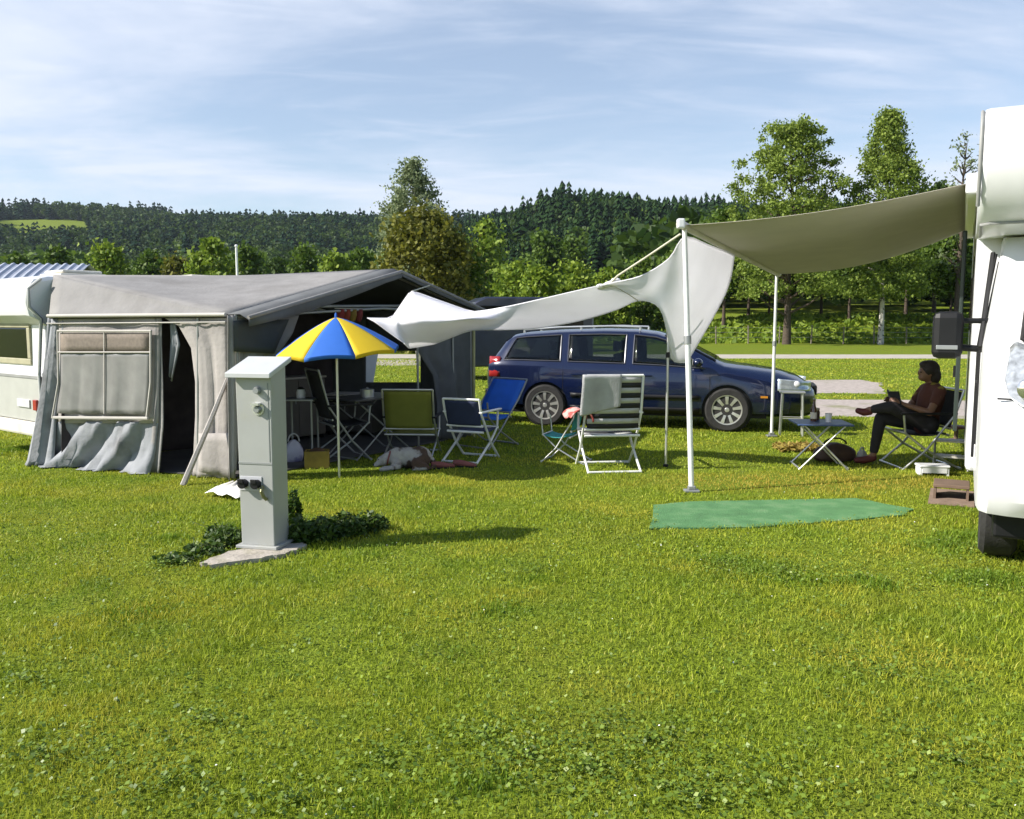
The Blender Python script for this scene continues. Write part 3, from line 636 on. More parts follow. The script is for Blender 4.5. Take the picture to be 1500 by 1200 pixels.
# local: x along the long side (away), y to the left (outwards from the tent)
prof = [(-2.1, .36), (0, .36), (0, 1.0), (0, 1.66), (-.0, 2.0), (-.06, 2.075), (-.16, 2.10), (-2.1, 2.10)]
def ringbody(x, k, dz=0): return [(x, 2.1 + y if False else -y, z + dz) for (y, z) in prof]
mb = MB(); ringz = [(0.10, .36, 1.20), (0.0, .40, 1.25), (-.02, .8, 1.25)]
sec = [(0.03, .36), (0.0, .6), (.0, 1.02), (.05, 1.08), (.06, 1.55), (-.10, 1.66), (-.13, 1.8), (-.12, 1.95), (-.04, 2.06), (.12, 2.10), (4.8, 2.12), (5.0, 1.9), (5.1, 1.2), (4.9, .36)]
rings = []
for y, ins in ((0.0, .05), (.03, .015), (.08, 0.), (2.02, 0.), (2.08, .015), (2.1, .05)):
    cxm, czm = 2.5, 1.2; rings.append([(cxm + (x - cxm) * (1 - ins / 2.5), y, czm + (z - czm) * (1 - ins / 1.0)) for x, z in sec])
mb.loft(rings); o = ob("body", mb, M_white, cv, smooth=30); fixnormals(o)
mb = MB(); mb.box(-.012, .02, .47, .06, 2.08, .955); ob("lower_panel", mb, mat("caravan_shade_grey", (.40, .40, .37), r=.5, var=.05), cv, bevel=.006)  # grey panel puts the shade on the lower end wall into colour
mb = MB(); mb.box(.035, .42, 1.17, .07, 1.75, 1.52); wn = ob("window", mb, M_glass, cv, bevel=.015)
mb = MB()
for b in ((.03, .34, 1.10, .066, 1.83, 1.17), (.03, .34, 1.52, .066, 1.83, 1.57), (.03, .34, 1.17, .066, .42, 1.52), (.03, 1.75, 1.17, .066, 1.83, 1.52)): mb.box(*b)
ob("window_frame", mb, mat("olive_seal", (.33, .31, .20), r=.7), cv, bevel=.01)
mb = MB(); mb.box(-.04, .10, .60, -.005, .19, .72); ob("tail_light", mb, mat("red_lens", (.30, .03, .025), r=.25), cv, bevel=.008)
mb = MB(); mb.box(-.03, .30, .62, -.01, .62, .71); ob("number_plate", mb, mat("plate_grey", (.55, .55, .55), r=.5), cv, bevel=.004)
mb = MB(); mb.box(-.05, .05, .30, .04, 2.0, .46); ob("bumper", mb, M_cream, cv, bevel=.03)
mb = MB(); mb.box(-.02, .02, .955, .004, 2.08, .985); ob("trim_strip", mb, mat("grey_trim", (.25, .25, .24), r=.6), cv)
for x in (1.9,):
    for y in (.1, 1.85):
        mb = MB(); mb.lathe([(.001, -.09), (.28, -.09), (.30, -.05), (.30, .05), (.28, .09), (.001, .09)], 24, (x, y + .08, .30), 'y'); ob("wheel", mb, M_blackrub, cv, smooth=40)
for lx, ly, a, b in ((.75, .75, .28, .20), (2.35, .6, .34, .22)):
    mb = MB(); mb.box(lx - a, ly - a, 2.10, lx + a, ly + a, 2.16); mb.box(lx - a + .04, ly - a + .04, 2.16, lx + a - .04, ly + a - .04, 2.20); ob("roof_light", mb, M_cream, cv, bevel=.025)
mb = MB(); mb.tube([(-.02, 0, .4), (-.03, 0, 1.0), (0.02, -.01, 1.62), (-.10, -.012, 1.75), (-.10, -.012, 1.95), (0.04, -.012, 2.06)], .018, 6); ob("corner_rail", mb, mat("rail_grey", (.45, .45, .43), r=.5), cv, smooth=60)
# far shed with the ridged metal roof
sh = thing("shed", "small shed with a ridged grey blue metal roof behind the caravan", "shed", (-15.0, 26, 0), R(6))
mb = MB(); mb.box(-2.6, -1.5, 0, 2.0, 1.5, 2.55); ob("wall", mb, mat("shed_boards", (.30, .27, .23), r=.9, var=.2, scale=4), sh)
P = []
for i in range(81):
    x = -2.8 + 5.0 * i / 80; dz = .035 * math.sin(i * math.pi / 2 + .5)
    P.append([(x, -1.75, 2.55 + dz), (x - .0, -.9, 2.95 + dz), (x, 0, 3.30 + dz), (x, 1.75, 2.55 + dz)])
ob("roof", MB().grid(P), mat("ridged_metal", (.42, .45, .52), r=.45, m=.3, var=.1), sh, solid=.02)
mb = MB()
for s in (-1, 1): mb.box(-2.6 if s < 0 else 1.99, -1.5, 2.55, -2.59 if s < 0 else 2.0, 1.5, 2.56)
mb = MB(); mb.prism([(2.0, -1.5, 2.552), (2.0, 1.5, 2.552), (2.0, 0, 3.2)], (-.1, 0, 0)); fixnormals(ob("gable", mb, mat("shed_gable", (.40, .37, .32), r=.9), sh))
mb = MB(); mb.box(-.6, -1.53, .1, .3, -1.502, 2.0); ob("door", mb, mat("shed_door", (.22, .2, .17), r=.8), sh)
fp = thing("flag_pole", "thin plain white pole standing up behind the tent roof", "pole", (G(350, 600).x * 0 + D(350, 480, 16).x, 16, 0))
ob("pole", MB().tube([(0, 0, 0), (0, 0, D(350, 363, 16).z)], .022, 8), M_wmetal, fp, smooth=60); ob("base_plate", MB().lathe([(.001, 0), (.14, 0), (.14, .03), (.05, .05), (.001, .05)], 16), M_gsteel, fp); ob("finial", MB().ell((0, 0, D(350, 363, 16).z + .03), (.03, .03, .03)), M_wmetal, fp, smooth=60)
# ------------------------------------------------------------------ white tarp
def cr(p0, p1, p2, p3, t):
    return .5 * ((2 * p1) + (p2 - p0) * t + (2 * p0 - 5 * p1 + 4 * p2 - p3) * t * t + (3 * p1 - p0 - 3 * p2 + p3) * t ** 3)
def spl(pts, t):
    s = t * (len(pts) - 1); i = min(int(s), len(pts) - 2); g = lambda k: pts[min(max(k, 0), len(pts) - 1)]
    return cr(g(i - 1), g(i), g(i + 1), g(i + 2), s - i)
ST_ = [((538, 466, 9.2), (548, 472, 9.12), (592, 503, 9.05)), ((574, 466, 9.35), (578, 474, 9.15), (598, 509, 9.15)), ((602, 426, 10.1), (588, 471, 9.1), (601, 510, 9.4)), ((648, 442, 9.95), (642, 471, 9.0), (636, 504, 9.6)),
       ((692, 457, 9.8), (690, 468, 9.0), (688, 484, 9.8)), ((740, 450, 9.4), (738, 466, 9.5), (738, 483, 9.95)), ((790, 439, 9.0), (786, 459, 9.4), (785, 481, 9.9)), ((850, 425, 8.75), (850, 445, 9.1), (848, 470, 9.6)), ((895, 415, 8.65), (898, 433, 8.9), (902, 454, 9.25)),
       ((940, 404, 8.5), (938, 424, 8.65), (936, 440, 8.9)), ((980, 379, 8.35), (968, 418, 8.65), (966, 451, 8.8)), ((1003, 348, 8.15), (1000, 425, 8.7), (978, 490, 9.1)),
       ((1040, 360, 8.9), (1033, 435, 9.15), (985, 527, 9.4)), ((1076, 374, 9.6), (1062, 432, 9.6), (1006, 531, 9.5))]
def lin(pts, t):
    q = t * (len(pts) - 1); i = min(int(q), len(pts) - 2); return pts[i].lerp(pts[i + 1], q - i)
ctr = [[D(*p) for p in s] for s in ST_]
P = []
for i in range(97):
    t = i / 96; q_ = float(sstep(.22, .5, t)); a, b, c = [lin([s[k] for s in ctr], t).lerp(spl([s[k] for s in ctr], t), .10 + .90 * q_) for k in range(3)]; row = []
    for j in range(17):
        v = j / 16; p = lin([a, b, c], v).lerp(spl([a, b, c], v), .2 + .8 * q_)
        w = math.sin(math.pi * v) * .012 * math.sin(t * 60 + v * 5) + .010 * math.sin(t * 23 - v * 9) * math.sin(math.pi * v)
        row.append(p + Vector((0, -1, .3)) * w)
    P.append(row)
tp = thing("tarp", "white cloth tarp slung from the tent gable to the tan awning's front rail", "tarp", (D(800, 460, 9).x, 9, 0))
ob("sheet", MB().grid(P), M_tarp, tp, world=True, smooth=180, solid=.004)
mb = MB(); mb.tube([P[i][0] for i in range(0, 97, 2)], .007, 6); mb.tube([P[i][16] for i in range(0, 97, 2)], .007, 6); mb.tube([P[96][j] for j in range(17)], .007, 6)
ob("hem", mb, M_tarp, tp, world=True, smooth=60)
i0 = 58
mb = MB(); mb.tube([P[56][0] + Vector((0, -.006, .003)), P[60][4] + Vector((0, -.012, .004)), P[63][9] + Vector((0, -.014, 0)), P[66][16] + Vector((0, -.01, 0))], .006, 6); ob("seam", mb, M_trim, tp, world=True)
ob('tie_cord', MB().tube([D(603, 427, 10.1), apx.lerp(f1, .34) + hd * .9], .008, 6), M_rope, tp, world=True)
rp = MB(); rp.tube([D(997, 343, 8.05), D(945, 378, 8.35), D(905, 404, 8.62), D(893, 416, 8.7)], .011, 8)
ro = thing("rope", "taut pale rope from the front awning leg down to the tarp's top edge", "rope", (D(945, 378, 8.4).x, 8.4, 0)); ob("cord", rp, M_rope, ro, world=True, smooth=60)
kb = MB(); kb.ell(D(893, 416, 8.72), (.085, .05, .03), Matrix.Rotation(R(-18), 3, 'Y')); kb.ell(D(880, 420, 8.75), (.05, .04, .03)); kb.ell(D(902, 411, 8.7), (.05, .035, .028)); ob("knot", kb, M_white, ro, world=True, smooth=180)
p = D(980, 430, 9.3); tpole = thing("tarp_pole", "thin grey pole propping the low corner of the tarp beside the car", "pole", (p.x, 9.3, 0))
ob("pole", MB().tube([(0, 0, 0), (0, 0, 1.25), (0, 0, D(980, 430, 9.3).z)], .014, 8), M_alu, tpole, smooth=60); ob("ground_spike", MB().lathe([(.001, 0), (.03, 0), (.03, .02), (.02, .03), (.001, .03)], 12), M_black, tpole); ob("collar", MB().lathe([(.001, 1.2), (.022, 1.2), (.022, 1.26), (.001, 1.26)], 12), M_black, tpole)
# ------------------------------------------------------------------ motorhome
MH = (2.745, 5.08, 0); MA = math.atan2(-.466, .885)
mh = thing("motorhome", "white motorhome with an over-cab bed and black mirror at the right edge", "motorhome", MH, MA)
Wd = 2.2
mb = MB(); mb.box(0, 1.75, .42, Wd, 6.7, 2.98); ob("body", mb, M_white, mh, bevel=.04)
mb = MB(); prof = [(1.75, 2.22), (1.2, 2.20), (.95, 2.26), (.76, 2.42), (.68, 2.62), (.68, 2.86), (.74, 2.96), (.86, 3.0), (1.75, 3.02), (1.95, 3.0), (1.95, 2.22)]
rings = []
for x, ins in ((-.012, .05), (.006, .012), (.03, 0), (Wd - .03, 0), (Wd - .006, .012), (Wd + .012, .05)):
    rings.append([(x, 1.35 + (y - 1.35) * (1 - ins), 2.6 + (z - 2.6) * (1 - ins)) for y, z in prof])
mb.loft(rings); fixnormals(ob("overcab_bed", mb, M_white, mh, smooth=35))
M_edge = mat("edge_grey", (.28, .28, .27), r=.5)
for x in (-.016, Wd + .016): ob("edge_trim", MB().tube([(x, .80, 2.36), (x, .72, 2.5), (x, .70, 2.65), (x, .70, 2.86), (x, .76, 2.96), (x, .9, 2.99)], .012, 6), M_edge, mh, smooth=60)
# cab (lofted across its width)
cab = [(1.80, .45), (.45, .40), (.10, .42), (.02, .52), (0, .75), (.04, .98), (.14, 1.12), (.34, 1.24), (.66, 1.38), (.80, 1.46), (1.18, 2.05), (1.32, 2.19), (1.80, 2.19)]
rings = []
for x, a, b in ((.06, .82, .30), (.075, .9, .14), (.12, .97, .06), (.22, 1, .02), (.4, 1, 0), (1.1, 1, -.015), (Wd - .4, 1, 0), (Wd - .22, 1, .02), (Wd - .12, .97, .06), (Wd - .075, .9, .14), (Wd - .06, .82, .30)):
    rings.append([(x + (0 if z < 1.46 else (.10 if x < 1.1 else -.10) * (z - 1.46) / .7 * (1 if abs(x - 1.1) > .6 else 0)), 1.8 - (1.8 - y) * (1 - b / 1.8 * 1.0), z) for y, z in cab])
mb = MB(); mb.loft(rings); cabo = ob("cab", mb, M_white, mh, smooth=32); fixnormals(cabo)
def mhsurf(x, q):      # windscreen line of the cab, q 0..1
    y, z = lerp(.80, 1.18, q), lerp(1.46, 2.05, q); b = .02 if .2 < x < 2 else .06
    return Vector((x, 1.8 - (1.8 - y) * (1 - b / 1.8), z))
nW = Vector((0, -.84, .54))
P = [[mhsurf(lerp(.30 + .05 * q / 10, Wd - .30 - .05 * q / 10, k / 20), .02 + .95 * q / 10) + nW * .03 for k in range(21)] for q in range(11)]
ob("windscreen", MB().grid(P), M_glass, mh, smooth=180, solid=.01)
mb = MB(); mb.tube([mhsurf(.285, 0) + nW * .03, mhsurf(.34, 1) + nW * .03], .014, 6); mb.tube([mhsurf(Wd - .285, 0) + nW * .03, mhsurf(Wd - .34, 1) + nW * .03], .014, 6); mb.tube([mhsurf(.285, 0) + nW * .03, mhsurf(Wd - .285, 0) + nW * .03], .014, 6)
ob("windscreen_seal", mb, M_blackrub, mh, smooth=60)
M_lens = mat("headlight_lens", (.42, .44, .46), r=.12, m=.35, var=.35, scale=25, coat=.5)
for s in (0, 1):
    X = (lambda x: x) if not s else (lambda x: Wd - x)
    out = [(.20, .07, 1.40), (.23, .06, 1.44), (.33, .03, 1.40), (.40, 0, 1.28), (.42, -.02, 1.16), (.36, -.035, 1.10), (.27, -.02, 1.09), (.20, .01, 1.14), (.175, .04, 1.24)]
    mb = MB(); q = [(X(x), y + (z - 1.10) * .55 + .07, z) for x, y, z in out]; mb.prism(q, (0, .12, .04)); o = ob("headlight", mb, M_lens, mh, bevel=.012); fixnormals(o)
    mb = MB(); mb.lathe([(.001, -.02), (.05, -.015), (.065, 0), (.065, .03), (.001, .03)], 20, (X(.30), .07, 1.2), 'y'); ob("lamp", mb, mat("lamp_chrome", (.7, .7, .72), r=.12, m=.9), o, smooth=40)
    mb = MB(); mb.box(X(.065) if not s else X(.075), .86, .92, X(.055) if not s else X(.05), 1.62, 1.9); 
    w = MB(); w.loft([[(X(.062 + (.10 * max(0, z - 1.46) / .7)) + (-.006 if not s else .006) * k, y, z) for y, z in ((.98, 1.42), (1.66, 1.42), (1.66, 2.02), (1.28, 2.02))] for k in (0, 1)]); fixnormals(ob("door_window", w, M_glass, mh))
    w = MB(); x_ = X(.045)
    w.tube([(x_, .93, 1.42), (X(.1), 1.27, 2.08)], .016, 6); w.tube([(x_, 1.68, .55), (x_, 1.68, 1.42), (X(.13), 1.68, 2.1)], .012, 6); w.tube([(x_, .90, .75), (x_, .90, 1.40)], .008, 6)
    ob("door_seam", w, M_black, mh)
    mb = MB(); mb.box(X(.035), 1.45, 1.10, X(.06), 1.62, 1.15); ob("door_handle", mb, M_black, mh, bevel=.008)
    # mirror with two arms
    mx_ = thing if False else None
    mb = MB(); x0, x1 = sorted((X(-.255), X(-.06))); mb.box(x0, .92, 1.335, x1, 1.06, 1.665); mo = ob("mirror", mb, M_black, mh, bevel=.045)
    for q0, q1, q2, q3 in ((1.60, .10, 1.60, .019), (1.415, .12, 1.40, .024)): ob("mirror_arm", MB().tube([(X(-.10), 1.0, q0), (X(q1), 1.03, q2)], q3, 8), M_black, mo, smooth=60)
    mb = MB(); mb.box(x0 + .03, 1.061, 1.42, x1 - .03, 1.066, 1.63); mb.box(x0 + .03, 1.061, 1.355, x1 - .03, 1.066, 1.405); ob("mirror_glass", mb, mat("mirror_glass", (.6, .62, .65), r=.05, m=1), mo)
    mb = MB(); mb.box(x0 + .03, .912, 1.40, x1 - .03, .921, 1.43); ob("mirror_trim", mb, M_gsteel, mo, bevel=.004)
    # wheels
    for yy in (.86, 5.1):
        mb = MB(); xa, xb = X(.10), X(.32); sgn = 1 if xb > xa else -1
        mb.lathe([(.20, xa + sgn * .03), (.24, xa + sgn * .005), (.31, xa), (.34, xa + sgn * .03), (.345, (xa + xb) / 2), (.34, xb - sgn * .03), (.30, xb), (.05, xb)], 36, (0, yy, .345), 'x'); wo = ob("wheel", mb, M_blackrub, mh, smooth=40)
        mb = MB(); mb.lathe([(.001, xa + sgn * .012), (.05, xa + sgn * .01), (.07, xa + sgn * .05), (.18, xa + sgn * .04), (.205, xa + sgn * .02), (.21, xa + sgn * .06), (.001, xa + sgn * .08)], 28, (0, yy, .345), 'x'); ob("rim", mb, M_alu, wo, smooth=40)
mb = MB(); mb.box(.5, -.02, .62, Wd - .5, .02, .80); ob("grille", mb, M_black, mh, bevel=.01)
mb = MB()
for k in range(4): mb.box(.52, -.03, .64 + k * .04, Wd - .52, -.018, .655 + k * .04)
ob("grille_bars", mb, M_gsteel, mh)
for x in (.33, Wd - .52): ob("fog_lamp", MB().box(x, -.005, .585, x + .19, .02, .615), M_gsteel, mh, bevel=.005)
mb = MB(); mb.box(.85, -.035, .49, 1.35, -.021, .60); ob("number_plate", mb, M_white, mh, bevel=.003)
mb = MB(); mb.box(.16, .30, .24, Wd - .16, 1.6, .44); mb.box(.1, 1.75, .26, Wd - .1, 6.5, .419); ob("underbody", mb, M_black, mh, bevel=.02)
for x in (.10, Wd - .155): ob("wheel_arch", MB().box(x, .40, .40, x + .055, 1.30, .86), M_black, mh, bevel=.02)
for yy, a, b in ((2.6, .5, .5), (4.6, .8, .55)):
    mb = MB(); mb.box(-.012, yy, 1.5, .0, yy + a, 1.5 + b); w = ob("side_window", mb, M_glass, mh, bevel=.004)
mb = MB(); mb.box(-.003, 3.45, .45, .01, 4.1, 2.2); ob("entrance", mb, M_black, mh)
mb = MB(); mb.box(-.105, 2.72, .62, -.07, 3.42, 2.38); dr = ob("side_shade_leaf", mb, mat("shade_dark_green", (.02, .03, .025), r=.4), mh, bevel=.01)  # added dark leaf standing in for the awning's shade on the side
mb = MB(); mb.box(-.125, 2.78, 1.1, -.104, 2.85, 1.2); ob("handle", mb, M_black, dr)
mb = MB(); mb.box(-.10, 2.0, 2.60, -.002, 6.2, 2.76); ob("awning_cassette", mb, M_white, mh, bevel=.02)
mb = MB(); mb.box(.55, 2.6, 3.0, 1.3, 3.2, 3.07); ob("roof_light", mb, M_cream, mh, bevel=.02)
mb = MB(); mb.box(0.2, 6.7, .5, 2.0, 6.74, .9); ob("rear_bumper", mb, M_gsteel, mh, bevel=.02)
mb = MB(); mb.tube([(.14, .155, 1.13), (.5, .125, 1.13), (1.1, .115, 1.135), (1.7, .125, 1.13), (Wd - .14, .155, 1.13)], .006, 5); ob("bonnet_seam", mb, M_black, mh)
mb = MB(); mb.tube([(.075, .9, .88), (.105, .2, .88), (.22, .055, .87), (.4, .02, .86), (1.1, .005, .86), (1.8, .02, .86), (Wd - .22, .055, .87), (Wd - .105, .2, .88), (Wd - .075, .9, .88)], .006, 5); ob("bumper_seam", mb, M_gsteel, mh)
mb = MB(); mb.tube([(.01, 1.2, 2.192), (.01, .96, 2.25), (.06, .945, 2.256), (Wd - .06, .945, 2.256), (Wd - .01, .96, 2.25)], .010, 6); ob("lower_trim", mb, M_edge, mh)
mb = MB(); mb.tube([(.9, .62, 1.41), (.55, .70, 1.47), (.35, .78, 1.62)], .010, 6); ob("wiper", mb, M_black, mh)
X_mh = XF[mh.name]
# wire fence at the foot of the bank
wfn = thing("wire_fence", "thin wire fence with slim wooden posts along the bank under the right-hand trees", "fence", (24, 59.5, 0))
M_post = mat("fence_post", (.20, .17, .13), r=.9, var=.2)
for k in range(13):
    x = -12 + 2.2 * k; ob("post", MB().tube([(x, .1 * math.sin(k * 2.3), 0), (x + .04 * math.sin(k * 5.1), .1 * math.sin(k * 2.3), 1.25 + .08 * math.sin(k * 3.3))], .05, 7), M_post, wfn, smooth=50)
for z in (.45, .8, 1.12): ob("wire", MB().tube([(-12 + 2.2 * k, .1 * math.sin(k * 2.3) - .05, z) for k in range(13)], .008, 4), M_gsteel, wfn)
# ------------------------------------------------------------------ its tan awning
aw = thing("wind_out_awning", "tan fabric wind-out awning stretched from the motorhome's side to two thin white legs", "awning", (D(1012, 500, 8).x, 8, 0))
B0, B1 = D(1000, 330, 8.0), D(1139, 401, 11.8)
W0, W1 = X_mh @ Vector((-.10, 2.02, 2.68)), X_mh @ Vector((-.10, 6.15, 2.70))
P = []
for i in range(25):
    u = i / 24; row = []
    for j in range(25):
        v = j / 24; p = B0.lerp(B1, u).lerp(W0.lerp(W1, u), v)
        s = math.sin(math.pi * v) ** .9
        p.z -= s * (.055 + .085 * u) + .012 * math.sin(math.pi * u) * math.sin(14 * v); row.append(p)
    P.append(row)
ob("fabric", MB().grid(P), M_awn, aw, world=True, smooth=180, solid=.004)
mb = MB(); d = (B1 - B0).normalized(); mb.tube([B0 - d * .08, B1 + d * .08], .038, 10); ob("front_rail", mb, mat("rail_taupe", (.48, .45, .38), r=.5), aw, world=True, smooth=50)
mb = MB(); mb.box(-.035, -.04, -.04, .035, .04, .05, M=Matrix.Translation(B0 - d * .06)); ob("rail_cap", mb, M_white, aw, world=True, bevel=.015)
for b, r in ((B0 + d * .06, .026), (B1 - d * .06, .021)):
    g = G(1013, 721) if b.y < 10 else Vector((b.x, b.y, 0)); mb = MB(); mb.tube([(g.x, g.y, .0), tuple(g.lerp(b, .55)), (b.x, b.y, b.z - .03)], [r, r, r * .85], 10); lg = ob("leg", mb, M_wmetal, aw, world=True, smooth=50)
    mb = MB(); mb.box(g.x - .07, g.y - .05, 0, g.x + .07, g.y + .05, .025); mb.box(g.x - .035, g.y - .03, .025, g.x + .035, g.y + .03, .06); ob("foot", mb, M_gsteel, lg, world=False if False else True, bevel=.008)
    q = g.lerp(b, .56); mb = MB(); mb.tube([q, g.lerp(b, .59)], r * 1.35, 10); ob("clamp", mb, M_gsteel, lg, world=True, smooth=50)
# ------------------------------------------------------------------ power pedestal
pc = G(386, 811); PA = R(13)
ped = thing("power_pedestal", "pale grey metal power pedestal with a slanted lid standing on a concrete slab", "power pedestal", (pc.x - .02, pc.y + .13, 0), -PA)
M_ped = mat("pedestal_paint", (.37, .375, .36), r=.45, m=.1, var=.06, scale=3, dirt=(.36, .36, .31), dscale=5, dlo=.55, dhi=.8)
M_lid = mat("lid_paint", (.50, .51, .51), r=.4, var=.04)
w, dd = .125, .105
mb = MB(); mb.loft([[(-w, -dd, .05), (w, -dd, .05), (w, dd, .05), (-w, dd, .05)], [(-w - .008, -dd, 1.22), (w + .008, -dd, 1.22), (w + .008, dd, 1.31), (-w - .008, dd, 1.31)]]); ob("body", mb, M_ped, ped, bevel=.006)
mb = MB(); mb.prism([(-w - .055, -dd - .055, 1.215), (-w - .055, dd + .05, 1.315), (w + .03, dd + .05, 1.315), (w + .03, -dd - .055, 1.215)], (0, 0, .035)); lid = ob("lid", mb, M_lid, ped, bevel=.005); fixnormals(lid)
mb = MB(); mb.box(-w - .003, -dd - .004, .62, w + .003, -dd - .0005, .632); mb.box(w - .02, -dd - .003, .64, w - .014, -dd, 1.18); ob("panel_seam", mb, mat("seam_grey", (.25, .26, .25), r=.6), ped)
for x, z in ((.035, 1.13), (.035, 1.0)):
    mb = MB(); mb.lathe([(.001, -dd - .035), (.02, -dd - .035), (.026, -dd - .02), (.026, -dd)][::-1], 18, (x, 0, z), 'y')
    s_ = ob("dial" if z < 1.1 else "lock", mb, M_gsteel, ped, smooth=40)
mb = MB(); mb.lathe([(.04, -dd - .008), (.046, -dd - .008), (.046, -dd), (.04, -dd)], 18, (.035, 0, 1.005), 'y'); mb.box(0, -dd - .05, 1.03, .06, -dd - .003, 1.045); ob("dial_ring", mb, M_alu, ped, smooth=40)
for x in (-.085, .012):
    mb = MB(); mb.lathe([(.001, -dd - .055), (.028, -dd - .055), (.032, -dd - .045), (.03, -dd)][::-1], 18, (x, 0, .485), 'y'); so_ = ob("socket", mb, M_black, ped, smooth=40)
    mb = MB(); mb.box(x - .022, -dd - .066, .495, x + .022, -dd - .056, .525); ob("socket_cap", mb, M_black, so_, bevel=.004)
mb = MB(); mb.box(-.12, -dd - .006, .435, .045, -dd - .001, .535); ob("socket_plate", mb, mat("plate_grey_light", (.50, .50, .52), r=.5), ped, bevel=.002)
mb = MB(); mb.tube([(.05, -dd - .01, .47), (.065, -dd - .05, .44), (.07, -dd - .03, .40), (.08, -dd - .01, .38)], .013, 8); ob("water_tap", mb, mat("brass_green", (.20, .20, .10), r=.4, m=.5), ped, smooth=60)
mb = MB(); mb.box(-w - .03, -dd - .03, .03, w + .03, dd + .03, .052); ob("base_flange", mb, M_ped, ped, bevel=.004)
sl_ = wob([tuple(G(*q))[:2] for q in ((296, 830), (335, 813), (395, 806), (440, 800), (448, 805), (424, 815), (400, 820), (350, 828), (312, 834))], k=5, a=.018, seed=4)
o = flat("concrete_slab", sl_, mat("concrete_worn", (.38, .34, .29), r=.95, var=.25, scale=7, bump=.5, bscale=30, dirt=(.20, .19, .10), dscale=4), z=.03, kind=None); tag(o, "worn concrete slab in the grass under the grey pedestal", "concrete slab"); EXC.append(sl_)
M_weed = leafmat("weed_leaves", (.025, .060, .010), (.085, .145, .018), (.25, .30, .10), trans=.3, r=.45, spec=.4)
def weeds(name, label, cpts, n, seed):
    rg = np.random.default_rng(seed); c0 = G(*cpts[0][:2]); t = thing(name, label, "weeds", (c0.x, c0.y, 0)); C = []; mb = MB()
    for px, py, r, h in cpts:
        c = G(px, py); k = int(n * r * h * 25); a = rg.random(k) * 6.283; d = r * np.sqrt(rg.random(k)); zz = h * rg.random(k) * (1 - .5 * d / r)
        C.append(np.stack([c.x - c0.x + d * np.cos(a), c.y - c0.y + d * np.sin(a) * .7, zz + .01], 1))
        for _ in range(int(12 * r / .2)):
            b = rg.random() * 6.283; q = r * .8 * math.sqrt(rg.random()); e = (c.x - c0.x + q * math.cos(b), c.y - c0.y + q * .7 * math.sin(b))
            mb.tube([(e[0], e[1], 0), (e[0] + rg.normal() * .03, e[1] + rg.normal() * .03, h * .5), (e[0] + rg.normal() * .06, e[1] + rg.normal() * .06, h * .95)], [.004, .003, .0015], 5)
    P, f = cards(np.concatenate(C), .0125, rg, aspect=1.6, up=.4); npmesh("leaves", P, f, M_weed, parent=t); tag(ob("stem", mb, mat("weed_stem", (.06, .09, .02), r=.7), t), kind="stuff")
weeds("weed_clump", "dark leafy weeds in the pedestal's shade spreading over the grass on its right", [(440, 797, .13, .22), (470, 792, .17, .19), (505, 786, .16, .20), (540, 778, .15, .16), (430, 770, .07, .32)], 900, 1)
weeds("weed_clump", "smaller leafy weeds growing on the left of the grey pedestal", [(335, 800, .13, .16), (300, 812, .14, .10), (260, 824, .15, .06), (320, 790, .10, .13)], 700, 2)
o = MB(); P = []
for i in range(9):
    P.append([G(*p_) + Vector((0, 0, .035 + .03 * math.sin(i * .9 + j) ** 2)) for j, p_ in enumerate([(lerp(300, 352, i / 8), lerp(728, 737, i / 8)), (lerp(318, 354, i / 8), lerp(721, 726, i / 8)), (lerp(342, 356, i / 8), lerp(713, 715, i / 8))])])
so2 = ob("paper_sheet", MB().grid(P), mat("white_sheet", (.80, .78, .72), r=.8, var=.03), loc=(G(330, 725).x, G(330, 725).y, 0), smooth=180, solid=.004); tag(so2, "white sheet lying on the grass behind the grey pedestal", "sheet")
# ------------------------------------------------------------------ parasol
up = G(497, 700); um = thing("parasol", "yellow and blue beach parasol on a thin pole before the tent opening", "parasol", (up.x, up.y, 0), R(0))
s_ = F / up.y; zt = CH - (468 - 470) / s_ + .02; zr = CH - (514 - 470) / s_; Rr = 91 / s_
M_yel = mat("parasol_yellow", (.80, .58, .02), r=.7, var=.03, trans=.3); M_blu = mat("parasol_blue", (.035, .17, .62), r=.7, var=.04, trans=.3); M_pal = mat("parasol_pale", (.80, .76, .42), r=.7, var=.04, trans=.3)
tilt = Matrix.Translation((0, 0, zt)) @ Matrix.Rotation(R(4), 4, 'X') @ Matrix.Rotation(R(-3), 4, 'Y') @ Matrix.Translation((0, 0, -zt))
for k in range(8):
    a0, a1 = -math.pi / 2 - math.pi / 8 + k * math.pi / 4 + R(3), 0; mb = MB(); P = []
    for i in range(11):
        u = i / 10; row = []
        for j in range(9):
            v = j / 8; a = a0 + v * math.pi / 4; sc = 1 - .055 * math.sin(math.pi * v) * u; rr = Rr * u * sc
            z = zt - (zt - zr) * (u ** 1.3) * (1 - .06 * math.sin(math.pi * v) * u); row.append(tilt @ Vector((rr * math.cos(a), rr * math.sin(a), z)))
        P.append(row)
    P.append([p + Vector((0, 0, -.035)) for p in P[-1]])
    mb.grid(P); m_ = M_blu if k % 2 == 0 else M_yel
    ob("canopy_panel", mb, m_, um, smooth=50, solid=.003)
mb = MB(); mb.tube([(0, 0, 0), (0, 0, zt - .1), tilt @ Vector((0, 0, zt - .01))], .013, 10); ob("pole", mb, M_alu, um, smooth=60)
mb = MB()
for k in range(8):
    a = -math.pi / 2 - math.pi / 8 + k * math.pi / 4 + R(3); mb.tube([tilt @ Vector((Rr * u * math.cos(a), Rr * u * math.sin(a), zt - (zt - zr) * u ** 1.3 - .012)) for u in (0, .3, .6, .85, 1)], .004, 5)
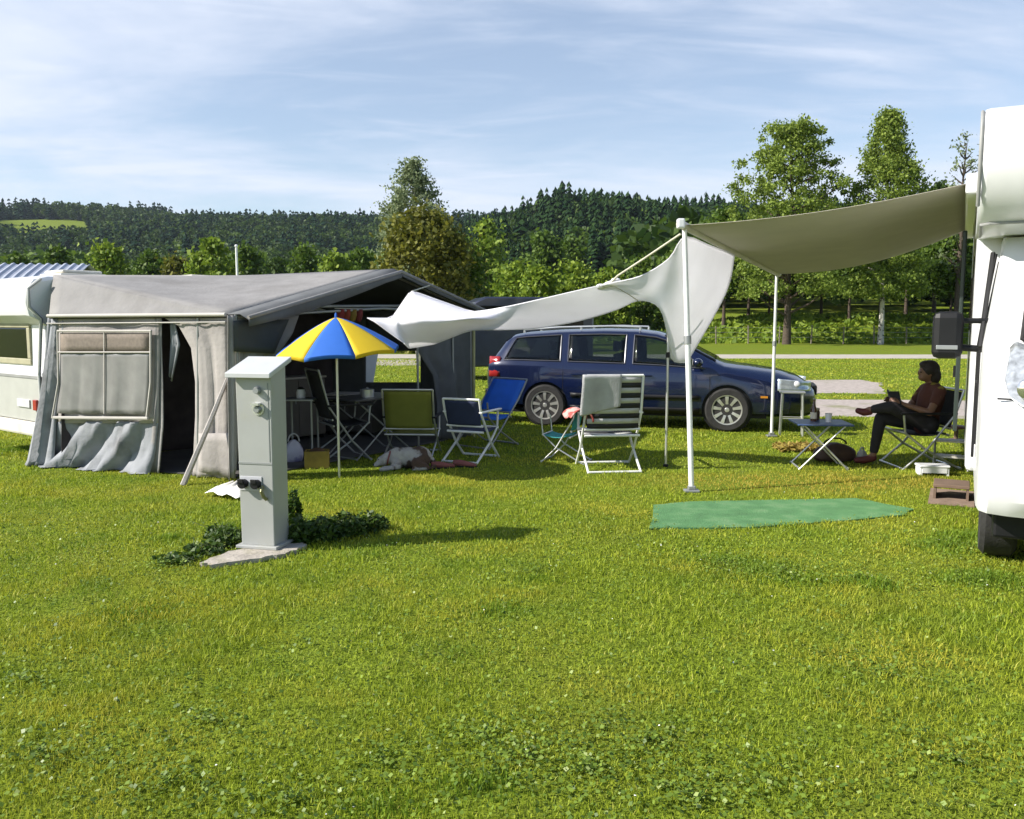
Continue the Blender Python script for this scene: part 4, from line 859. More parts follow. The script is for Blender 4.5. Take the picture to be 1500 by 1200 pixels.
ob("ribs", mb, M_gsteel, um); ob("finial", MB().lathe([(.001, zt), (.014, zt), (.012, zt + .03), (.004, zt + .05), (.001, zt + .05)], 12), M_blu, um, smooth=60)
# ------------------------------------------------------------------ folding chairs
def cloth(pts, m, nm, parent, solid=.012, smooth=60): return ob(nm, MB().grid(pts), m, parent, smooth=smooth, solid=solid)
def chair(name, label, pos, rz, W=.54, sz=.42, bh=.9, dp=.44, lean=.16, frame=None, fabric=None, fr=.012, ubar=False, arms=True, stripes=None, armz=None, cat="folding chair", pad=.01, low=0., group=None):
    t = thing(name, label, cat, (pos.x, pos.y, 0), rz, group or 'folding chairs on the pitch'); fr_m = frame or M_wmetal; h = W / 2; az = armz or sz + .2
    yb = -dp / 2
    bl = lambda z: yb - lean * (z - sz) / max(.1, bh - sz)          # rear line of the back
    rows = [[(lerp(-h + .02, h - .02, j / 6), bl(z) - .02 * math.sin(math.pi * j / 6), z) for j in range(7)] for z in [lerp(sz + .06 + low, bh - .02, i / 10) for i in range(11)]]
    if stripes:
        for k in range(0, 10):
            cloth([rows[k], rows[k + 1]], stripes[k % len(stripes)], "backrest_band", t, solid=.008)
    else: cloth(rows, fabric, "backrest", t, solid=pad)
    srow = [[(lerp(-h + .02, h - .02, j / 6), lerp(yb + .02, dp / 2, i / 6), sz - .03 * math.sin(math.pi * i / 6) - .015 * math.sin(math.pi * j / 6)) for j in range(7)] for i in range(7)]
    if stripes:
        for k in range(6): cloth([srow[k], srow[k + 1]], stripes[k % len(stripes)], "seat_band", t, solid=.008)
    else: cloth(srow, fabric, "seat", t, solid=pad)
    for s in (-1, 1):
        x = s * h
        mb = MB(); mb.tube([(x, dp / 2 + .02, 0), (x, lerp(dp / 2, yb, .5), sz * .55), (x, bl(az), az), (x, bl(bh), bh)] if not ubar else [(x, bl(bh) , bh), (x, bl(sz), sz), (x, yb + .04, sz - .03)], fr, 8); ob("back_post", mb, fr_m, t, smooth=50)
        mb = MB(); mb.tube([(x * .94, yb - .16, 0), (x * .94, 0, sz * .55), (x * .94, dp / 2, sz), (x * .94, dp / 2 + .02, az - .01)], fr, 8); ob("rear_leg", mb, fr_m, t, smooth=50)
        if ubar:
            mb = MB(); mb.tube([(x * 1.02, dp / 2 + .12, .012), (x * 1.02, dp / 2 - .05, sz * .6), (x * 1.0, bl(az), az)], fr, 8); ob("front_leg", mb, fr_m, t, smooth=50)
        if arms:
            mb = MB(); mb.box(x - .022, bl(az) - .02, az, x + .022, dp / 2 + .06, az + .022); ob("armrest", mb, M_black if fr_m is not M_wmetal else fr_m, t, bevel=.008)
    mb = MB(); mb.tube([(-h, bl(bh), bh), (h, bl(bh), bh)], fr, 8); ob("top_bar", mb, fr_m, t, smooth=50)
    ob("floor_bar", MB().tube([(-h * .94, yb - .16, .014), (h * .94, yb - .16, .014)], fr, 8), fr_m, t, smooth=50)
    ob("floor_bar", MB().tube([(-h, dp / 2 + .02, .014), (h, dp / 2 + .02, .014)], fr, 8), fr_m, t, smooth=50)
    for y_, z_ in ((yb, sz - .02), (dp / 2, sz), (bl(sz + .05 + low), sz + .05 + low)): ob("seat_bar", MB().tube([(-h, y_, z_), (h, y_, z_)], fr, 8), fr_m, t, smooth=50)
    return t
M_olive = mat("olive_fabric", (.21, .22, .035), r=.85, var=.08, trans=.2, bump=.1)
M_navy = mat("navy_fabric", (.022, .03, .075), r=.85, var=.15)
M_blk = mat("black_fabric", (.016, .016, .018), r=.85, var=.2); M_wht = mat("offwhite_fabric", (.42, .42, .41), r=.85, var=.06)
M_blue = mat("bright_blue_fabric", (.06, .26, .85), r=.7, var=.08, trans=.5)
M_teal = mat("teal_fabric", (.05, .33, .32), r=.8, var=.1, trans=.2)
p = G(603, 668); chair("camping_chair", "low camping chair with an olive green back seen from behind", p + Vector((0, .18, 0)), R(-5), W=.60, sz=.28, bh=.80, dp=.42, lean=.10, frame=M_alu, fabric=M_olive, armz=.46, low=.0)
p = G(692, 676); chair("camping_chair", "low white framed camping chair with navy fabric", p + Vector((0, .2, 0)), R(-24), W=.46, sz=.36, bh=.72, dp=.40, lean=.10, frame=M_wmetal, fabric=M_navy, armz=.56, fr=.014)
p = G(742, 662); chair("camping_chair", "reclined camping chair with a bright blue padded back in front of the car's tail", p + Vector((-.30, .5, 0)), R(140), W=.58, sz=.40, bh=.84, dp=.42, lean=.32, frame=M_gsteel, fabric=M_blue, pad=.03, armz=.6, arms=False, low=-.02)
p = G(893, 690); sc_ = chair("recliner_chair", "tall recliner with black and white striped fabric and a white floor bar", p + Vector((0, .24, 0)), R(6), W=.60, sz=.40, bh=1.03, dp=.46, lean=.12, frame=M_wmetal, stripes=[M_blk, M_wht], ubar=False, armz=.62, fr=.014)
p = G(822, 678); tc_ = chair("camping_chair", "small teal folding chair with crossed legs beside the striped recliner", p + Vector((0, .12, 0)), R(70), W=.36, sz=.32, bh=.60, dp=.32, lean=.06, frame=M_alu, fabric=M_teal, arms=False, fr=.009)
# towels
def drape(name, label, P, m, cat="towel", solid=.012):
    c = P[0][0]; o = ob(name, MB().grid(P), m, loc=(c[0], c[1], 0), smooth=180, solid=solid, sub=1); return tag(o, label, cat)
X = XF[sc_.name]; yb = -.23; bl = lambda z: yb - .12 * (z - .40) / .63
P = []
for i in range(15):
    t = i / 14; row = []
    for j in range(9):
        v = j / 8; x = lerp(-.34, .06, v) - .03 * t * (1 - v) ; zz = 1.05 - (t - .25) * (.62 - .14 * v) if t > .25 else 1.05 - (.25 - t) * .6
        y = bl(min(zz, 1.03)) + (-.035 if t > .25 else .03) - .015 * math.sin(7 * v + 1) * (t if t > .25 else .3) + (.0 if abs(t - .25) > .04 else -.005)
        row.append(X @ Vector((x, y, zz + .01)))
    P.append(row)
drape("towel", "white grey towel thrown over the striped recliner's back", P, mat("towel_grey", (.36, .36, .365), r=.95, var=.18, scale=5, bump=.3))
P = []
for i in range(11):
    t = i / 10; row = []
    for j in range(7):
        v = j / 6; a = (t - .45) * 2.6; row.append(X @ Vector((-.34 + .13 * math.sin(a) - .04 * v, lerp(-.30, .02, v), .655 - .10 * (abs(t - .45) * 2) ** 1.6 + .02 * math.sin(v * 8 + t * 3))))
    P.append(row)
drape("towel", "red and pink towel bundled on the striped recliner's left armrest", P, mat("towel_red", (.38, .07, .06), r=.95, var=.5, scale=6, bump=.3, dirt=(.62, .33, .30), dscale=7, dlo=.5, dhi=.55))
# ------------------------------------------------------------------ tables, bags, small things
def xtable(name, label, pos, rz, w, d, h, top, legm, th=.02):
    t = thing(name, label, "folding table", (pos.x, pos.y, 0), rz)
    mb = MB(); mb.box(-w / 2, -d / 2, h - th, w / 2, d / 2, h); ob("tabletop", mb, top, t, bevel=.006)
    for s in (-1, 1):
        y = s * (d / 2 - .04)
        mb = MB(); mb.tube([(-w / 2 + .03, y, 0), (w / 2 - .08, y, h - th)], .010, 8); ob("leg", mb, legm, t, smooth=50)
        mb = MB(); mb.tube([(w / 2 - .03, y - .025 * s, 0), (-w / 2 + .08, y - .025 * s, h - th)], .010, 8); ob("leg", mb, legm, t, smooth=50)
    mb = MB(); mb.tube([(-w / 2 + .03, -d / 2 + .04, .02), (-w / 2 + .03, d / 2 - .04, .02)], .009, 6); mb.tube([(w / 2 - .03, -d / 2 + .06, .02), (w / 2 - .03, d / 2 - .06, .02)], .009, 6); ob("stretcher", mb, legm, t); return t
p = G(1212, 690); tb = p + Vector((0, .26, 0))
xtable("camping_table", "small folding table with a navy top and crossed white legs by the seated person", tb, R(-6), .58, .50, .50, mat("navy_tabletop", (.045, .08, .19), r=.35, var=.15), M_alu)
def lathe_thing(name, label, cat, loc, parts):
    t = thing(name, label, cat, loc)
    for nm, prof, m in parts: ob(nm, MB().lathe(prof, 18), m, t, smooth=40)
    return t
M_bottle = mat("brown_glass", (.06, .022, .008), r=.08, var=.1, coat=.5)
lathe_thing("bottle", "brown bottle with a pale label standing on the navy table", "bottle", (tb.x - .06, tb.y + .05, .50), (("glass", [(.001, 0), (.033, 0), (.034, .13), (.014, .19), (.013, .24), (.001, .24)], M_bottle), ("label", [(.0345, .03), (.0352, .03), (.0352, .10), (.0345, .10)], mat("bottle_label", (.6, .55, .45), r=.7)), ("cap", [(.001, .24), (.015, .24), (.015, .255), (.001, .255)], M_gsteel)))
lathe_thing("cup", "white cup on the navy table beside the brown bottle", "cup", (tb.x + .08, tb.y - .02, .50), (("body", [(.001, 0), (.028, 0), (.036, .09), (.033, .09), (.026, .01), (.001, .01)], M_white), ("rim", [(.0335, .09), (.0375, .09), (.0375, .095), (.0335, .095)], M_trim)))
lathe_thing("jar", "small dark jar on the far corner of the navy table", "jar", (tb.x + .0, tb.y + .16, .50), (("body", [(.001, 0), (.045, 0), (.048, .09), (.04, .11), (.001, .11)], mat("dark_jar", (.05, .03, .02), r=.2)), ("lid", [(.001, .11), (.043, .11), (.043, .135), (.001, .135)], mat("jar_lid", (.35, .30, .2), r=.4))))
p = G(1150, 640); st = thing("camp_stool", "slim grey folding stool standing between the car's nose and the navy table", "stool", (p.x + .12, p.y + .12, 0), R(-15))
mb = MB(); mb.box(-.17, -.13, .60, .17, .13, .625); ob("seat", mb, M_gsteel, st, bevel=.008)
for sx in (-1, 1):
    for sy in (-1, 1):
        mb = MB(); mb.tube([(sx * .15, sy * .11, 0), (sx * .13, sy * .10, .6)], .014, 8); ob("leg", mb, M_alu, st, smooth=50)
mb = MB(); mb.tube([(-.14, -.11, .25), (.14, -.11, .25)], .009, 6); mb.tube([(-.14, .11, .25), (.14, .11, .25)], .009, 6); ob("stretcher", mb, M_alu, st)
def bag(name, label, pos, rz, sx, sy, sz, m, hm, cat="bag", seed=1):
    t = thing(name, label, cat, (pos.x, pos.y, 0), rz); rg = random.Random(seed); mb = MB(); rings = []
    for i in range(9):
        q = i / 8; r = (1 - (2 * q - .75) ** 2 * .35) * (1 if q < .95 else .8); rings.append([(sx / 2 * r * math.copysign(abs(math.cos(a)) ** .7, math.cos(a)) * (1 + rg.uniform(-.05, .05)), sy / 2 * r * math.copysign(abs(math.sin(a)) ** .7, math.sin(a)) * (1 + rg.uniform(-.06, .06)), sz * q * (1 - .06 * math.cos(a * 2)) + .003) for a in [6.283 * k / 18 for k in range(18)]])
    mb.loft(rings); ob("body", mb, m, t, smooth=60, sub=1)
    mb = MB(); mb.tube([(sx * .28 * math.cos(a), 0, sz * .93 + sz * .35 * math.sin(a)) for a in [math.pi * k / 10 for k in range(11)]], .01, 6); ob("handle", mb, hm, t, smooth=60); return t
p = G(1222, 676); bag("travel_bag", "dark brown bag slumped on the grass behind the navy table", p, R(12), .52, .26, .21, mat("brown_bag", (.05, .026, .018), r=.7, var=.4, scale=8), M_black)
p = G(1262, 675); bag("carrier_bag", "small pale crumpled bag on the grass by the seated person's shoe", p, R(40), .15, .10, .12, mat("pale_bag", (.45, .44, .42), r=.6, var=.1), M_wht, seed=4)
p = G(431, 678); bag("carrier_bag", "white and lilac carrier bag on the ground right of the grey pedestal", p, R(20), .22, .15, .26, mat("lilac_bag", (.52, .51, .60), r=.5, var=.15, dirt=(.25, .24, .40), dscale=6, dlo=.5, dhi=.6), M_wht, seed=6)
p = G(458, 688); t = thing("crate", "dull yellow brown box beside the lilac carrier bag", "box", (p.x + .02, p.y + .14, 0), R(9))
M_ybox = mat("yellow_brown", (.26, .18, .03), r=.8, var=.3, scale=6)
for b in ((-.13, -.1, .0, .13, -.085, .19), (-.13, .085, 0, .13, .1, .19), (-.13, -.085, 0, -.115, .085, .19), (.115, -.085, 0, .13, .085, .19)): ob("side", MB().box(*b), M_ybox, t, bevel=.003)
ob("base", MB().box(-.114, -.084, .004, .114, .084, .02), M_ybox, t); ob("contents", MB().ell((0, 0, .15), (.1, .07, .07)), mat("dark_contents", (.08, .04, .02), r=.9, var=.4), t, smooth=180)
# rug + straw by the bag
p = G(1168, 660); rg = np.random.default_rng(9); C = np.stack([p.x + .5 * (rg.random(900) - .5), p.y + .35 * (rg.random(900) - .5), .02 + .05 * rg.random(900)], 1)
P, f = cards(C, .02, rg, aspect=2.5, up=.6); o = npmesh("dry_leaves", P, f, leafmat("dry_straw", (.25, .17, .04), (.50, .40, .10), trans=.2), kind="stuff"); tag(o, "strewn dry yellow leaves and straw beside the navy table", "leaves")
# shoes / reddish thing near the white chair
def slipper(name, label, px, py, rz, m):
    q = G(px, py); t = thing(name, label, "shoe", (q.x, q.y, 0), rz, "dull red shoes on the grass")
    rings = [[(x, w_ * math.cos(a), .004 + h_ * (.5 + .5 * math.sin(a))) for a in [6.283 * k / 12 for k in range(12)]] for x, w_, h_ in ((-.13, .02, .03), (-.12, .038, .07), (-.04, .036, .075), (.03, .042, .06), (.10, .045, .045), (.135, .025, .03))]
    ob("upper", MB().loft(rings), m, t, smooth=60); ob("sole", MB().loft([[(x, w_ * s, z) for s, z in ((-1, 0), (1, 0), (1, .014), (-1, .014))] for x, w_ in ((-.135, .03), (-.1, .042), (0, .04), (.09, .05), (.14, .03))]), M_black, t)
M_red = mat("dull_red", (.22, .07, .06), r=.8, var=.2)
slipper("shoe", "dull red shoe left on the grass between the dog and the navy chair", 648, 686, R(15), M_red); slipper("shoe", "second dull red shoe lying nearer the navy chair's front leg", 680, 684, R(-12), M_red)
# mat, steps
gm = [tuple(G(*q))[:2] for q in ((956, 742), (1010, 737), (1150, 734), (1255, 732), (1338, 748), (1322, 757), (1240, 764), (1165, 770), (1080, 775), (952, 776))]
gmp = wob(gm, k=4, a=.012, seed=6); o = flat("ground_mat", gmp, mat("green_mat", (.075, .20, .072), r=.9, var=.2, scale=5, bump=.4, bscale=90, dirt=(.12, .23, .10), dscale=5), z=.014, kind=None); tag(o, "flat green mat laid on the grass before the motorhome", "mat"); gmc = (sum(p[0] for p in gm) / len(gm), sum(p[1] for p in gm) / len(gm)); EXC.append(wob([(gmc[0] + (p[0] - gmc[0]) * .955, gmc[1] + (p[1] - gmc[1]) * .9) for p in gm], k=8, a=.05, seed=8))
p = G(1420, 742); t = thing("door_step", "low brown step block on a worn mat beside the motorhome's front wheel", "step", (p.x + .02, p.y + .3, 0), MA)
M_brn = mat("brown_step", (.15, .10, .07), r=.85, var=.15); M_brd = mat("brown_mat", (.22, .155, .115), r=.95, var=.2, scale=9)
ob("mat", MB().box(-.20, -.32, .002, .16, .40, .016), M_brd, t); ob("tread", MB().box(-.17, -.14, .12, .12, .18, .15), M_brn, t, bevel=.006)
for x in (-.165, .095): ob("side_panel", MB().box(x, -.13, .016, x + .02, .17, .12), M_brn, t)
EXC.append([tuple(XF[t.name] @ Vector((x, y, 0)))[:2] for x, y in ((-.22, -.34), (.18, -.34), (.18, .42), (-.22, .42))])
p = G(1372, 698); t = thing("step_box", "low white plastic step box on the grass by the motorhome's entrance", "step", (p.x, p.y + .1, 0), R(-8))
ob("top", MB().box(-.15, -.09, .085, .15, .09, .11), M_white, t, bevel=.008)
for x in (-.14, .12):
    ob("leg", MB().box(x, -.08, 0, x + .02, .08, .085), M_white, t)
ob("apron", MB().box(-.12, -.085, .03, .12, -.07, .085), M_white, t)
p = G(1408, 690); t = thing("folding_step", "grey white two tread folding step at the motorhome's side door", "step", (p.x, p.y + .22, 0), MA)
for z, y in ((.30, .05), (.15, -.12)): ob("tread", MB().box(-.17, y - .10, z - .02, .17, y + .10, z), M_cream, t, bevel=.006)
for x in (-.165, .165):
    mb = MB(); mb.tube([(x, -.24, 0), (x, -.12, .14), (x, .12, .30)], .011, 8); mb.tube([(x, .2, 0), (x, .05, .28)], .011, 8); ob("side_frame", mb, M_alu, t, smooth=50)
p = G(1400, 645); t = lathe_thing("stool", "little dark red brown stool near the motorhome's side door", "stool", (p.x, p.y, 0), (("seat", [(.001, .16), (.10, .16), (.11, .18), (.10, .20), (.001, .20)], mat("redbrown", (.13, .05, .04), r=.6)), ("pedestal", [(.001, .02), (.03, .02), (.025, .16), (.001, .16)], M_brn), ("foot", [(.001, 0), (.09, 0), (.08, .02), (.001, .02)], M_brn)))
# ------------------------------------------------------------------ inside the tent
def cabinet(name, label, pos, rz, w, d, h, m, doors=2):
    t = thing(name, label, "cabinet", (pos[0], pos[1], .018), rz); ob("carcass", MB().box(-w / 2, -d / 2, .05, w / 2, d / 2, h), m, t, bevel=.008); ob("worktop", MB().box(-w / 2 - .02, -d / 2 - .02, h, w / 2 + .02, d / 2 + .01, h + .025), M_trim, t, bevel=.005)
    for k in range(doors):
        x0 = -w / 2 + k * w / doors; dr = ob("door", MB().box(x0 + .01, -d / 2 - .015, .07, x0 + w / doors - .01, -d / 2 - .001, h - .02), m, t, bevel=.003); ob("handle", MB().box(x0 + w / doors - .06, -d / 2 - .03, h * .6, x0 + w / doors - .045, -d / 2 - .015, h * .6 + .1), M_gsteel, dr)
    for x in (-w / 2 + .03, w / 2 - .03): ob("foot", MB().box(x - .02, -d / 2 + .03, 0, x + .02, d / 2 - .03, .05), M_black, t)
ga = math.atan2(.787, .617)
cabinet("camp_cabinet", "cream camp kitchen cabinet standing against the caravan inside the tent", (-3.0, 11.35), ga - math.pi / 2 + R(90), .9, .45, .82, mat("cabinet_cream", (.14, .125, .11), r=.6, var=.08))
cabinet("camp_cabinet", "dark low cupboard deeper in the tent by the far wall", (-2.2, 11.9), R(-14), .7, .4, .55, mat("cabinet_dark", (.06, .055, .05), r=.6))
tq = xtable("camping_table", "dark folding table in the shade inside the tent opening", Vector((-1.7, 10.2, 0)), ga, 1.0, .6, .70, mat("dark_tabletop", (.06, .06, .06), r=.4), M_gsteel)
lathe_thing("pot", "small metal pot on the dark table inside the tent", "pot", (-1.72, 10.1, .70), (("body", [(.001, 0), (.08, 0), (.085, .09), (.08, .09), (.001, .02)], M_alu), ("lid", [(.001, .12), (.01, .115), (.02, .10), (.086, .092), (.001, .091)][::-1], M_gsteel)))
lathe_thing("lantern", "white camping lantern hanging gas bottle style beside the tent's left curtain", "lantern", (-2.42, 9.75, .72), (("globe", [(.001, 0), (.05, 0), (.055, .06), (.04, .10), (.001, .10)], M_white), ("cap", [(.001, .10), (.045, .10), (.02, .13), (.001, .13)], M_black)))
t = thing("bar_stool_table", "slim side table carrying the white lantern inside the tent", "side table", (-2.42, 9.75, .018)); t.name = "side_table"; XF["side_table"] = XF["bar_stool_table"]
ob("tabletop", MB().box(-.18, -.18, .68, .18, .18, .70), M_gsteel, t, bevel=.004)
for sx in (-1, 1):
    for sy in (-1, 1): ob("leg", MB().tube([(sx * .15, sy * .15, 0), (sx * .15, sy * .15, .68)], .012, 6), M_gsteel, t)
chair("camping_chair", "dark high backed folding chair in the shade inside the tent", Vector((-1.95, 9.85, 0)), R(-60), W=.52, sz=.44, bh=1.05, dp=.42, frame=M_gsteel, fabric=M_blk)
p = GW(505, 468); t = thing("bunting", "row of small red and yellow cloths pegged along the tent's inner crossbar", "bunting", (p.x, p.y, 0))
for k, c in enumerate(((.22, .025, .02), (.25, .04, .015), (.22, .14, .02), (.15, .02, .02))):
    q = GW(498 + 9 * k, 452); mb = MB(); mb.grid([[q + Vector((-.05, .0, -.01)), q + Vector((0, -.012, -.01)), q + Vector((.05, 0, -.01))], [q + Vector((-.05, -.01, -.08)), q + Vector((0, .01, -.09)), q + Vector((.05, 0, -.08))], [q + Vector((-.03, 0, -.14)), q + Vector((0, 0, -.16)), q + Vector((.03, 0, -.14))]]); ob("cloth", mb, mat("pegged_cloth", c, r=.8), t, world=True, smooth=180, solid=.003)
mb = MB(); mb.tube([GW(490, 452), GW(535, 452)], .004, 5); ob("line", mb, M_rope, t, world=True)
# dark van behind the tarp
p = D(735, 500, 24); t = thing("parked_van", "dark blue van mostly hidden behind the tarp and the tent", "van", (p.x, p.y, 0), R(12)); M_vanb = mat("van_paint", (.025, .03, .055), r=.3, coat=.6)
vp = [(-2.3, .35), (-2.35, .9), (-2.2, 1.15), (-1.4, 1.35), (-.9, 2.1), (-.6, 2.24), (2.3, 2.24), (2.4, 2.0), (2.4, .4)]
mb = MB(); mb.loft([[(x * (1 - i_ / 2.4), y, 1.2 + (z - 1.2) * (1 - i_)) for x, z in vp] for y, i_ in ((-.92, .04), (-.88, 0), (.88, 0), (.92, .04))]); fixnormals(ob("body", mb, M_vanb, t, smooth=30))
for a, b in ((-.95, -.1), (.05, 1.0), (1.1, 2.1)): ob("window", MB().box(a, -.935, 1.4, b, -.905, 2.0), M_glass, t, bevel=.01)
for x in (-1.5, 1.5):
    for y in (-.82, .82): ob("wheel", MB().lathe([(.001, y - .1), (.3, y - .1), (.33, y - .06), (.33, y + .06), (.3, y + .1), (.001, y + .1)], 24, (x, 0, .33), 'y'), M_blackrub, t, smooth=40)
# post far on the meadow
# ------------------------------------------------------------------ car
pf, pr = G(1067, 632), G(797, 623)
dv = (pf - pr).normalized(); wb = 2.70; perp = Vector((-dv.y, dv.x, 0))
mid = (pf + pr) / 2 + perp * .80
car = thing("estate_car", "dark blue estate car parked side-on behind the camp chairs", "car", (mid.x, mid.y, 0), math.atan2(dv.y, dv.x))
M_car = mat("navy_metallic", (.005, .010, .042), r=.22, m=.2, var=.06, scale=2, coat=1.)
XFr, XRr = wb / 2, -wb / 2
I = np.interp
NX = lambda x: x if x < 1.5 else 1.5 + (x - 1.5) / 1.36      # longer nose
ztop = lambda x: float(I(NX(x), [-2.32, -2.28, -2.2, -2.05, -1.9, -1.7, -1.2, -.5, .0, .3, .55, 1.0, 1.2, 1.3, 1.6, 1.9, 2.1, 2.22, 2.28, 2.3], [.88, .98, 1.10, 1.30, 1.40, 1.43, 1.465, 1.485, 1.475, 1.44, 1.36, 1.12, 1.02, .985, .94, .88, .80, .70, .60, .52]))
belt = lambda x: float(I(NX(x), [-2.32, -2.0, -1.0, 0, 1.0, 1.3, 2.3], [.96, .965, .94, .915, .885, .86, .6]))
halfw = lambda x: float(I(NX(x), [-2.32, -2.28, -2.15, -1.9, -1.4, 0, 1.2, 1.6, 1.9, 2.08, 2.2, 2.27, 2.3], [.70, .76, .82, .86, .885, .895, .885, .87, .83, .76, .66, .55, .46]))
zbot = lambda x: float(I(NX(x), [-2.32, -2.25, -1.9, -1.0, 1.0, 1.9, 2.2, 2.3], [.42, .34, .28, .22, .20, .22, .22, .28]))
roofw = lambda x: float(I(NX(x), [-2.32, -2.1, -1.6, 0, .6, 1.2, 2.3], [.62, .60, .60, .615, .64, .72, .5]))
xs_ = sorted(set(round(q if q < 1.5 else 1.5 + (q - 1.5) * 1.36, 3) for q in [-2.32, -2.28, -2.2, -2.12, -2.05, 2.22, 2.27, 2.3, 2.14] + [round(-2.0 + .1 * k, 2) for k in range(42)]))
def sect(x):
    w, zt, zb = halfw(x), ztop(x), zbot(x); zs = min(belt(x), zt - .045); rw = min(roofw(x), w - .06) if zt - zs > .12 else w * .86
    g0 = w - .035 if zt - zs > .12 else w * .93
    h = [(0, zb), (w * .8, zb), (w * .95, zb + .05), (w * .985, zb + .14), (w, lerp(zb, zs, .5)), (w * .995, zs - .07), (w * .975, zs - .01), (g0, zs + .012), (lerp(g0, rw, .5), lerp(zs, zt, .52) if zt - zs > .12 else zt - .012), (rw, zt - .045 if zt - zs > .12 else zt - .008), (rw * .86, zt - .014 if zt - zs > .12 else zt - .003), (rw * .45, zt), (0, zt + .004)]
    return h
rings = []
for x in xs_:
    h = sect(x); rings.append([(x, -y, z) for y, z in h] + [(x, y, z) for y, z in h[-2:0:-1]])
mb = MB(); mb.loft(rings); bo = ob("body", mb, M_car, car); fixnormals(bo)
def side(x, t, s, off=.006):
    h = sect(x); a, b, c = h[7], h[8], h[9]; p_ = (lerp(a[0], b[0], t * 2), lerp(a[1], b[1], t * 2)) if t < .5 else (lerp(b[0], c[0], t * 2 - 1), lerp(b[1], c[1], t * 2 - 1))
    return (x, s * (p_[0] + off), p_[1])
# wheel arches cut out of the body
cut = MB()
for x in (XFr, XRr):
    for s in (-1, 1): cut.lathe([(.36, s * .60), (.36, s * 1.1)], 40, (x, 0, .32), 'y')
co = [ob("cutter", cut, M_black)]
cab_ = MB(); rr_ = []
for x in np.linspace(-1.95, .62, 14):
    x = float(x); wv = halfw(x) - .09; zt = ztop(x) - .07; rw = roofw(x) - .05; rr_.append([(x, -wv, .5), (x, wv, .5), (x, wv, belt(x) - .02), (x, rw, zt), (x, -rw, zt), (x, -wv, belt(x) - .02)])
cab_.loft(rr_); co.append(ob("cutter", cab_, M_black))
WIN = (("front_window", -.02, 1.02, -.02, .62), ("rear_window", -1.0, -.14, -1.02, -.14), ("quarter_window", -2.02, -1.12, -1.86, -1.14))
for nm, xa, xb, xa1, xb1 in WIN:
    q_ = []
    for t_, a_, b_ in ((.10, xa, xb), (.88, xa1, xb1)):
        for x in ((a_ + .02, b_ - .02) if t_ < .5 else (b_ - .02, a_ + .02)): q_.append((x, -1.2, side(x, t_, 1)[2]))
    wc_ = MB(); wc_.prism(q_, (0, 2.4, 0)); co.append(ob("cutter", wc_, M_black))
for c_ in co:
    fixnormals(c_); bm_ = bo.modifiers.new("b", 'BOOLEAN'); bm_.object = c_; bm_.operation = 'DIFFERENCE'; bm_.solver = 'EXACT'
mw = bo.matrix_world.copy(); car_l = car.location.copy(); car.location = (0, 0, 0); car.rotation_euler = (0, 0, 0)
bpy.context.view_layer.update(); me = bpy.data.meshes.new_from_object(bo.evaluated_get(bpy.context.evaluated_depsgraph_get())); bo.modifiers.clear(); bo.data = me
car.location = car_l; car.rotation_euler = (0, 0, math.atan2(dv.y, dv.x)); [bpy.data.objects.remove(c_) for c_ in co]
me.materials.clear(); me.materials.append(M_car); bo.data.shade_smooth(); bo.data.set_sharp_from_angle(angle=R(32))
def lower(x, z, s, off=.004):
    h = sect(x); ys_, zs_ = [q[0] for q in h[2:8]], [q[1] for q in h[2:8]]; return (x, s * (float(I(z, zs_, ys_)) + off), z)
M_cglass = bpy.data.materials.new("car_glass"); M_cglass.use_nodes = True; cn_ = M_cglass.node_tree
tb_ = cn_.nodes.new("ShaderNodeBsdfTransparent"); tb_.inputs[0].default_value = (.62, .66, .64, 1); gb_ = cn_.nodes.new("ShaderNodeBsdfGlossy"); gb_.inputs["Roughness"].default_value = .02
lw_ = cn_.nodes.new("ShaderNodeFresnel"); lw_.inputs["IOR"].default_value = 1.5; ms_ = cn_.nodes.new("ShaderNodeMixShader"); cn_.links.new(lw_.outputs[0], ms_.inputs[0]); cn_.links.new(tb_.outputs[0], ms_.inputs[1]); cn_.links.new(gb_.outputs[0], ms_.inputs[2]); cn_.links.new(ms_.outputs[0], cn_.nodes["Material Output"].inputs["Surface"])
M_seat = mat("seat_grey", (.045, .045, .048), r=.9, var=.2)
for x, y in ((.05, -.36), (.05, .36), (-.95, -.36), (-.95, .36)):
    mb = MB(); mb.loft([[(x + .30, y - .23, .62), (x + .30, y + .23, .62), (x + .30, y + .23, .50), (x + .30, y - .23, .50)], [(x - .22, y - .23, .58), (x - .22, y + .23, .58), (x - .25, y + .23, .50), (x - .25, y - .23, .50)]]); mb.loft([[(x - .16, y - .22, .55), (x - .16, y + .22, .55), (x - .30, y + .22, .55), (x - .30, y - .22, .55)], [(x - .34, y - .19, 1.10), (x - .34, y + .19, 1.10), (x - .42, y + .19, 1.10), (x - .42, y - .19, 1.10)]]); mb.box(x - .43, y - .12, 1.13, x - .35, y + .12, 1.29); o_ = ob("seat", mb, M_seat, car, bevel=.03); fixnormals(o_)
mb = MB(); mb.tube([(.55 + .07 * math.sin(a), .36 + .18 * math.cos(a), .88 + .17 * math.sin(a)) for a in [6.283 * k / 20 for k in range(21)]], .014, 6); ob("steering_wheel", mb, M_black, car, smooth=60)
M_frame = mat("window_trim", (.10, .10, .11), r=.3, m=.4)
